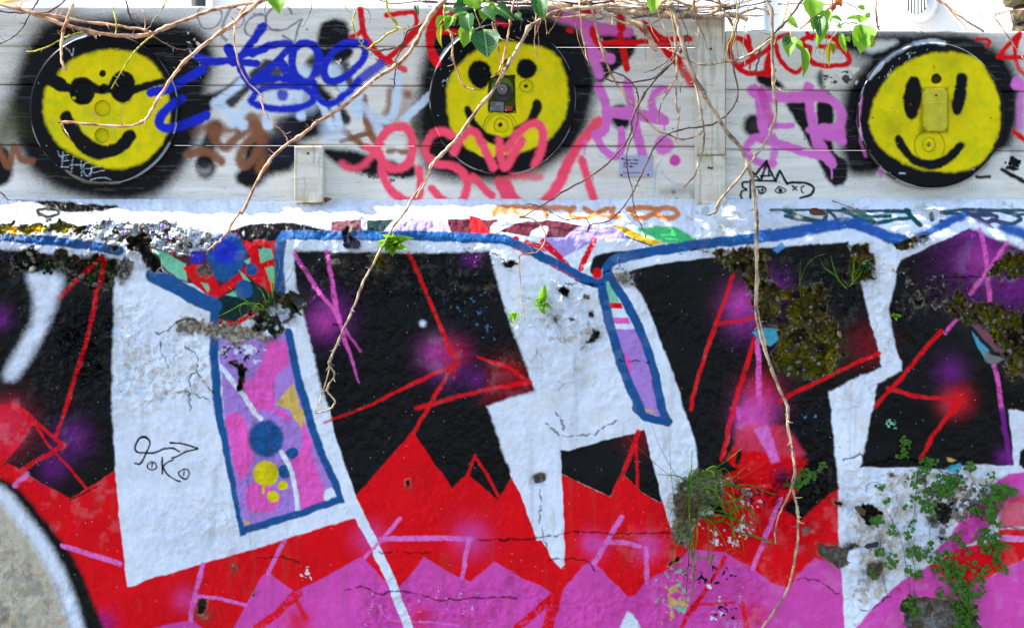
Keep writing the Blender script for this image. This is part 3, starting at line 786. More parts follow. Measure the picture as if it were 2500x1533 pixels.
WALL_B = '''
# --- pink hills
F pk 3 | C0 1590,1560 1700,1350 1814,1150 C1 95,1125 110,1130 280,1262 520,1140 750,1012 890,1170 1000,1232 1185,1018 1300,1090 1430,1165 1500,1190 1660,1050 1814,1130 C2 0,1110 310,1262 340,1275 370,1255 530,1070 590,1045 720,1180 830,1290 880,1280 950,1190 980,1170 1180,1060 1250,962 1510,985 1700,1108 1814,1180 C3 60,1190 190,1242 240,1150 370,1020 550,1100 562,1200 575,1511 600,2300 C1 -200,2300
F pk 4 | C0 1060,1511 1200,1472 1330,1450 1400,1511 1500,2300 900,2300
B pur 60 60 0.6 | C0 720,1480
F pk 4 | C3 575,1560 700,1440 890,1250 1000,1160 1140,1085 1420,1232 1814,1030 2400,730 2400,2300 560,2300
F wh 4 | C3 525,560 700,402 1050,402 1270,430 1480,400 1660,440 1640,560 1500,640 1400,720 1280,920 1170,1000 1140,1085 1000,1160 890,1250 700,1440 620,1540 600,2300 570,1511 562,1200 550,1100 535,900 528,700
F pk 6 | C3 1170,1000 1280,910 1400,720 1520,620 1640,480 1740,430 2200,400 2200,640 1700,640 1640,720 1500,900 1300,1000
F sal 10 0.9 | C3 1640,720 1700,630 1814,560 2200,480 2200,830 1640,812
F rd 3 | C3 1640,825 2200,840 2200,900 1640,868
F pkl 5 0.9 | C3 1640,868 2200,880 2200,915 1640,905
F rd 4 | C3 1140,1085 1240,1040 1350,960 1640,908 2200,915 2200,830 1814,1030 1420,1232
B pk 90 40 0.6 | C3 1400,850
# --- spray glows
B pur 120 85 0.75 | B1 520,860
B pk 70 60 0.45 | B1 500,880
B pur 130 70 0.55 | B1 1380,1180
B pk 90 55 0.5 | B1 1290,1110
B rd 80 50 0.5 | B1 1420,1110
B rd 100 70 0.5 | B1 1800,1290
B pur 60 40 0.35 | B1 1580,1300
B pur 60 36 0.45 | B1 1540,430
F drd 20 0.7 | B2 -80,1220 20,1210 130,1290 185,1370 0,1420 -200,1470
B pk 110 70 0.8 | B2 1680,780
B pur 150 70 0.6 | B2 1720,850
B pur 110 70 0.6 | B3 80,660
B rd 110 55 0.75 | B3 0,1400
B pk 120 60 0.6 | B3 -20,1480
B drd 130 70 0.75 | B3 760,1060
B pur 260 110 0.75 | B3 1560,430
B pk 90 80 0.35 | B3 1560,450
B pur 130 60 0.7 | B3 1780,640
B pur 70 70 0.5 | B3 1340,1240
B rd 80 40 0.9 | B3 1400,1440
B sal 60 50 0.5 | B3 1330,1470
B pur 110 60 0.55 | C0 500,200
B pur 80 50 0.5 | C0 370,400
B pur 60 50 0.55 | B0 0,860
B rd 40 30 0.8 | B0 80,1500
B drd 120 45 0.8 | C2 920,170
B pur 40 40 0.7 | C3 1680,330
# --- left: soft white ray, red rays
Q wh 22 | B0 200,550 330,548 450,580 400,740 345,900 250,1080 130,1270 60,1300 30,1260 100,1120 220,900 245,720
B wh 60 40 0.4 | B0 330,620
L rd 24 3 0.85 | B0 725,430 540,600
L rd 24 9 0.6 | B0 560,580 420,720
L rd 30 3 | B0 745,450 690,650 640,930
L rd 29 3 0.9 | B0 640,930 560,1200 455,1520
L rd 20 3 0.95 | C0 450,0 390,190
L rd 27 2 | C0 160,5 300,130 440,245
L rd 32 2 | C0 445,245 150,415
L rd 18 2 | C0 235,95 340,250 480,400 600,545
L rd 39 4 0.7 | C0 100,130 210,60
L drd 6 3 0.6 | C0 500,620 690,520
B sal 150 90 0.5 | C0 40,120
# --- cream disc in the corner with black and white bands
Q bk 14 | C0 -500,300 -150,420 0,465 110,530 260,700 435,915 565,1130 645,1330 715,1511 790,1800 500,2400 -500,2400
Q cream 14 | C0 -500,500 -100,570 0,615 100,755 215,900 330,1100 405,1260 475,1511 540,1800 500,2400 -500,2400
S wh 96 20 | C0 -150,530 0,580 130,730 265,900 380,1100 460,1280 530,1511 590,1720
B dirt 90 60 0.35 | C0 60,1050
B ol 110 80 0.3 | C0 100,1480
N stone 20 0.55 0.5 0.6 | C0 -100,700 200,900 400,1300 450,1600 -100,1600
B dgrey 90 60 0.4 | C0 40,1450
N wh 6 0.6 0 0.9 | C0 90,1270 190,1260 190,1320 100,1330
# --- first letter: inner panel
F lv 3 | B0 1550,1000 1700,1000 1860,1000 B1 230,960 290,1200 360,1511 C1 470,310 600,600 580,625 C1 0,800 C0 1690,820 1640,600 1570,200 1550,0
F mg 4 | B1 0,1290 60,1160 100,1010 230,1030 250,1180 170,1250 140,1330 145,1520 -30,1511 -60,1400 -90,1310
Q mg 5 | C0 1565,60 1620,20 1690,70 1740,200 1750,350 1700,460 1650,460 1600,300
Q mg 5 | C0 1700,560 1760,500 1860,520 1940,600 1900,690 1800,715 1720,680
F mg 4 | C1 100,0 200,0 260,70 280,140 330,140 345,90 400,220 398,330 440,430 510,640 330,692 300,560 250,340 330,260 320,180 240,80
F tan 3 | B1 150,1475 240,1370 285,1320 335,1511 C1 345,0 372,125 345,70 328,145 290,130 278,70 250,0
Q lv 4 | C1 205,100 240,70 290,80 330,160 320,240 270,270 220,230
B lv 32 4 | C1 145,65
B bl 118 10 | C1 85,200,1.1
B bl 40 3 | C1 265,300
B bl 47 3 | C1 212,428
B yl 84 4 | C1 82,440,1.05
L yl 16 2 | C1 66,520 66,572
B yl 34 3 | C1 198,525
B yl 41 3 | C1 133,598
B ol 30 26 0.25 | C1 130,410
S wh 36 3 | B0 1570,1210 1680,1350 1800,1511
L wh 30 3 | C1 0,15 45,62
S wh 33 3 | C1 190,290 240,380 265,440 285,540 305,700
B wh 52 4 | C1 530,595
F tan 2 | C0 1685,755 1745,800 1695,808
N pk 12 0.56 0.5 0.6 | B0 1600,1250 1700,1250 1700,1350 1640,1340
# --- first letter: decorated band above
F mar 4 | B0 1075,355 1330,385 1480,375 1520,290 1700,240 1860,195 B1 200,245 155,330 180,690 60,760 B0 1660,895 1540,880 1530,735 1370,620 1240,590 1110,470
F dt 3 | B0 1540,735 1620,690 1860,480 B1 60,520 170,600 150,720 60,760 0,790 B0 1660,895 1540,880
F mint 3 | B0 1085,375 1180,395 1320,455 1330,600 1260,580 1160,500 1105,440
F mar 4 | B0 1080,345 1330,390 1400,440 1310,470 1180,395
F bk 4 | B0 1680,250 1760,210 1860,190 B1 60,190 200,250 150,330 0,310 B0 1720,330
B bl 120 10 | B0 1590,480
B bl 140 10 | B0 1610,400
B blu 90 16 0.9 | B0 1600,390
B blu 50 14 0.9 | B0 1400,430
F rd 3 | B0 1300,500 1360,480 1470,490 1500,540 1560,640 1700,540 1760,470 1860,380 B1 0,400 B0 1860,640 1760,560 1540,725 1450,680 1370,610
F rd 3 | B0 1715,300 1800,330 B1 0,305 155,320 140,460 155,640 110,690 40,600 0,560 B0 1830,640 1790,450
F mint 2 | B0 1830,370 1870,360 B1 40,365 130,378 137,440 45,468 B0 1850,470
F mint 3 | B1 78,500 140,493 148,600 120,620
F dt 3 | B1 15,355 60,360 40,380
F mint 2 | B0 1690,520 1740,560 1785,605 1730,590
F mint 3 | B0 1730,460 1780,430 1770,490
F mint 2 | B0 1600,700 1690,655 1680,712
F mint 2 | B0 1420,610 1470,620 1495,655 1480,680
B bl 46 3 | B0 1785,515
B bl 66 4 | B0 1730,660
B bl 30 3 | B1 -5,505
F rd 3 | B0 1540,868 1660,893 1830,790 B1 20,830 B0 1660,935 1540,895
# --- blue outlines
S bl 110 4 | B0 1090,560 1250,640 1400,720 1520,775
S bl 62 5 | B0 1520,770 1518,900 1520,1050 1532,1300 1548,1480 C0 1555,250 1605,550 1650,790 1675,850
L bl 52 4 | C0 1665,838 C1 0,815 320,715 612,612
S bl 56 4 | C1 612,620 540,460 470,310 410,130 380,20 B1 338,1380 290,1180 240,960
S bl 70 4 | B1 185,720 182,560 185,400 205,290 260,275 500,276 850,277 1200,283 1500,295 1740,300 1800,310
S bl 66 4 | B1 1770,305 1870,340 B2 100,360 300,455 500,560 640,620
S bl 66 4 | B0 -300,290 0,280 200,300 500,330 850,385
S bl 66 4 | B2 660,610 685,760 720,900 780,1100 850,1300 940,1511
L bl 52 3 | C2 885,-10 945,45 1108,88
S bl 60 3 | C2 1100,85 B2 1085,1480 1040,1250 980,1060 900,870 820,720 720,560
S bl 74 4 | B2 705,570 715,490 790,440 950,405 1200,365 1500,325 1860,282 B3 0,285
S bb 84 6 | B3 -20,285 160,265 350,230 520,195 640,190 740,215 830,260 930,300 1000,315
S bb 84 10 | B3 1130,285 1250,235 1350,180 1430,160
S bb 90 12 | B3 1720,235 1860,280 2200,420
S wh 60 7 | B3 980,405 1150,330 1350,235 1480,190
S wh 56 12 | B3 1500,200 1660,260 1860,350 2200,520
L bk 10 3 | B2 480,590 620,640
L rd 8 4 0.9 | B2 40,365 150,420
L rd 8 4 0.9 | B2 300,480 500,585
# --- second letter: leaf-shaped panel
F mint 2 | B2 690,605 745,600 790,750 715,755
F rd 3 | B2 715,755 800,755 818,795 722,797
F wh 3 | B2 722,797 818,797 850,857 735,857
F mg 3 | B2 738,857 850,857 868,900 748,900
F wh 3 | B2 748,900 868,900 885,938 760,938
F lv 3 | B2 760,938 900,938 985,1120 1040,1260 1075,1400 1090,1500 C2 1060,50 960,20 910,0 B2 900,1420 840,1250 790,1060
F mg 3 | B2 802,1100 840,1120 882,1180 866,1305 830,1220
F tan 2 | C2 930,-8 1000,0 1020,22 960,12
S bl 62 4 | B2 660,610 685,760 720,900 780,1100 850,1300 940,1511
S bl 60 3 | C2 1100,85 B2 1085,1480 1040,1250 980,1060 900,870 820,720 720,560
L bl 52 3 | C2 885,-10 945,45 1108,88
S wh 50 5 | B2 770,520 850,495 1000,462 1250,425 1480,400
B rd 36 4 | B2 632,545
# --- white bar and lightning over red and pink
F wh 3 | C1 520,-20 545,120 600,300 650,450 690,560 712,610 800,790 950,1100 1100,1511 1180,1720 1080,1720 1040,1511 900,1150 800,940 720,780 700,745 630,640 560,400 460,60
F wh 3 | C0 785,50 800,430 830,760 865,1100 885,1225 930,1215 1000,1180 1700,975 C1 0,960 500,805 700,745 640,640 0,852 C0 1660,872 1600,580 1525,200 1490,50
F wh 3 | C2 10,440 90,600 160,760 230,890 300,1020 362,1102 390,1070 388,860 380,640 370,440 360,280 200,200
F wh 6 | C2 830,1395 870,1410 930,1530 960,1700 700,1700 780,1500
# --- rays over black
S mg 29 4 0.95 | B1 285,400 370,540 450,660 560,790 600,880
L mg 29 4 0.95 | B1 515,385 540,520 560,640
L mg 29 4 0.9 | B1 555,640 585,790 610,900
S mg 29 4 0.95 | B1 600,870,28 640,1000,27 700,1180,18 740,1320,11
L mg 15 5 0.7 | B1 640,930 760,1100
L rd 27 3 | B1 1095,400 1180,570 1260,770 1330,940 1400,1110
L rd 27 3 | B1 1400,1090 1430,1180
S rd 27 3 | B1 1440,1185,28 1200,1290,27 900,1440,22 740,1511,15
L rd 15 4 0.9 | B1 740,1511 500,1600
L rd 27 3 | B1 1420,1190 1300,1390 1215,1530
L rd 25 3 | C1 1200,0 1100,170
L rd 12 3 | B1 1425,1200 1425,1290
S rd 25 3 | B1 1580,1140,11 1720,1185,27 1860,1240,25 B2 60,1260,25 160,1320,25
L rd 30 4 | B2 160,1320 0,1340
S rd 25 5 0.95 | B1 1880,1330,28 1650,1370,25 1400,1430,25 1150,1500,25
L rd 20 3 | C1 1485,440 1530,310
L rd 18 3 | C1 1530,330 1600,430 1700,610
F bk 3 | C1 1520,380 1530,365 1590,440 1695,630 1500,455
L rd 20 3 | C1 1530,330 1600,430 1705,625
F rd 3 | C1 1690,632 1790,462 1812,640 1700,660
S rd 29 3 | B2 1600,560 1560,680 1480,890 1410,1100
L rd 27 3 | B2 1410,1090 1360,1250 1295,1511
L rd 24 3 | B2 1470,905 1600,885 1745,862
S rd 32 3 | B2 1755,1010 1700,1170 1650,1340 1590,1511
L rd 29 3 | C2 1560,0 1520,170 1480,345
S mg 34 3 | B2 1775,1030 1778,1250 1785,1511
L mg 30 4 0.9 | C2 1590,-10 1600,60
L rd 34 2 | C2 905,150 830,350 740,560
L rd 22 2 | C2 890,160 885,300 900,540
F rd 2 | C2 805,458 860,510 800,560 750,580
S rd 32 3 | B3 830,1110,32 640,1195,27 440,1290,27 250,1380,30 120,1450,30
S rd 34 3 | B3 1265,955,39 1150,1090,30 1000,1270,28 800,1490,27
L rd 29 3 | C3 1320,0 1180,180 1100,335
L rd 29 3 | B3 890,1360 1080,1415 1400,1450
S rd 60 5 | B3 1390,1440 1370,1480 1350,1520
S mg 32 4 0.95 | B3 1550,235 1590,420 1605,600 1620,760
S mg 29 4 0.95 | B3 1740,325 1620,500 1480,690
L mg 24 4 0.9 | B3 1390,860 1300,965
S mg 32 4 0.9 | B3 1650,1200 1680,1350 1700,1511
L pur 34 5 0.9 | C3 1660,0 1690,200 1720,370
F wh 4 | C3 1705,0 1760,0 1830,20 2000,60 2000,320 1790,290 1780,420 2200,420 2200,440 1480,450 1480,395 1745,385 1725,150
F bk 4 | C3 1785,290 1830,250 2200,200 2200,700 1800,400
F pk 6 | C3 1700,440 2200,420 2200,560 1700,600
# --- lower details
B pk 110 46 0.8 | C2 1700,80
B pk 95 22 0.9 | C2 1690,70,1.3
F sal 12 0.9 | C2 1580,160 1640,100 1900,110 C3 200,160 300,300 240,360 C2 1560,300
F rd 8 0.9 | C2 1510,340 1570,240 1600,280 1800,300 C3 310,340 310,370 100,360 C2 1640,440
Q rd 3 | C2 1590,300 1700,285 1800,310 1850,360 1820,410 1720,440 1620,420 1540,370
S bk 34 3 | C2 1605,295 1585,360
F pkl 6 0.9 | C3 -60,130 40,100 130,360 70,370
L lv 8 3 0.5 | C3 0,60 10,80
B pk 80 26 0.75 | C2 610,940
B pk 90 28 0.8 | C2 970,950
L pkl 34 3 | C2 785,745 700,890 600,1060
S pkl 32 3 | C2 680,915 800,920 910,945
L pkl 30 3 | C2 960,960 960,1190
B pk 60 30 0.5 | C2 570,910
L pkl 24 3 | C1 1010,750,30 920,860 770,1020
L pkl 34 3 | C1 875,895 1180,885 1400,890 1500,895
B pk 110 50 0.6 | C1 1500,890
L pkl 30 3 | C1 1485,900 1440,1160
B pk 100 40 0.55 | C1 800,890
L pkl 30 3 | C1 210,900 100,1130
L pkl 34 3 0.95 | C0 430,940 830,1065
L pkl 34 4 0.9 | C0 185,445 105,525
L pkl 32 3 | C0 1400,1070 1350,1280 1315,1450
S pkl 22 3 | C0 1345,1290 1480,1300 1700,1350
B pk 70 40 0.45 | C0 1280,1310
S rd 56 4 | C1 300,1270,70 180,1390,56 20,1511,56
L rd 34 6 0.9 | C1 290,1310 360,1440
B rd 90 40 0.75 | C1 300,1470
B rd 60 50 0.7 | C1 1150,1440
S pkl 10 3 | C1 870,1340 890,1400 950,1450 1010,1460
S pkl 12 3 | C1 1100,1465 1250,1470 1420,1495
L rd 50 3 | C2 310,1290 60,1511
L rd 80 3 | C2 335,1260 270,1530
F rd 3 | C2 300,1240 380,1240 340,1320
S rd 30 3 | C2 1500,1020 1380,1230 1270,1380 1200,1500
B rd 26 4 | C2 1285,1365
L rd 18 4 | C2 1300,1350 1560,1330
B rd 70 50 0.7 | C2 1700,1420
L rd 34 4 | C2 1620,1340 1660,1520
L pkl 30 3 | C2 1814,810 1690,1100
L pkl 34 3 | C3 130,620 30,860
S bk 13 1.5 | C0 935,375 975,370 1020,290 1040,220 1010,190 960,200 930,260 960,295 1040,300 1130,275 1190,265 1240,285
S bk 12 1.5 | C0 1180,228 1260,235 1330,255 1368,268 1290,290 1190,335
S bk 10 1.5 | C0 1050,360 1022,375 1025,405 1060,415 1085,395 1075,365 1045,362
L bk 8 1.5 | C0 1045,378 1060,370
L bk 8 1.5 | C0 1058,372 1052,400
L bk 13 1.5 | C0 1125,330 1122,445
S bk 11 1.5 | C0 1195,348 1150,375 1130,400 1150,440 1200,480 1245,495
S bk 10 1.5 | C0 1270,415 1240,435 1250,465 1285,480 1305,455 1300,420 1265,415
L bk 8 1.5 | C0 1275,428 1270,460
B pkl 60 60 0.18 | C0 1000,540 1200,900
B bt 60 60 0.18 | C0 1380,720 1400,620
B pkl 110 80 0.12 | B2 450,1200 650,1400
'''
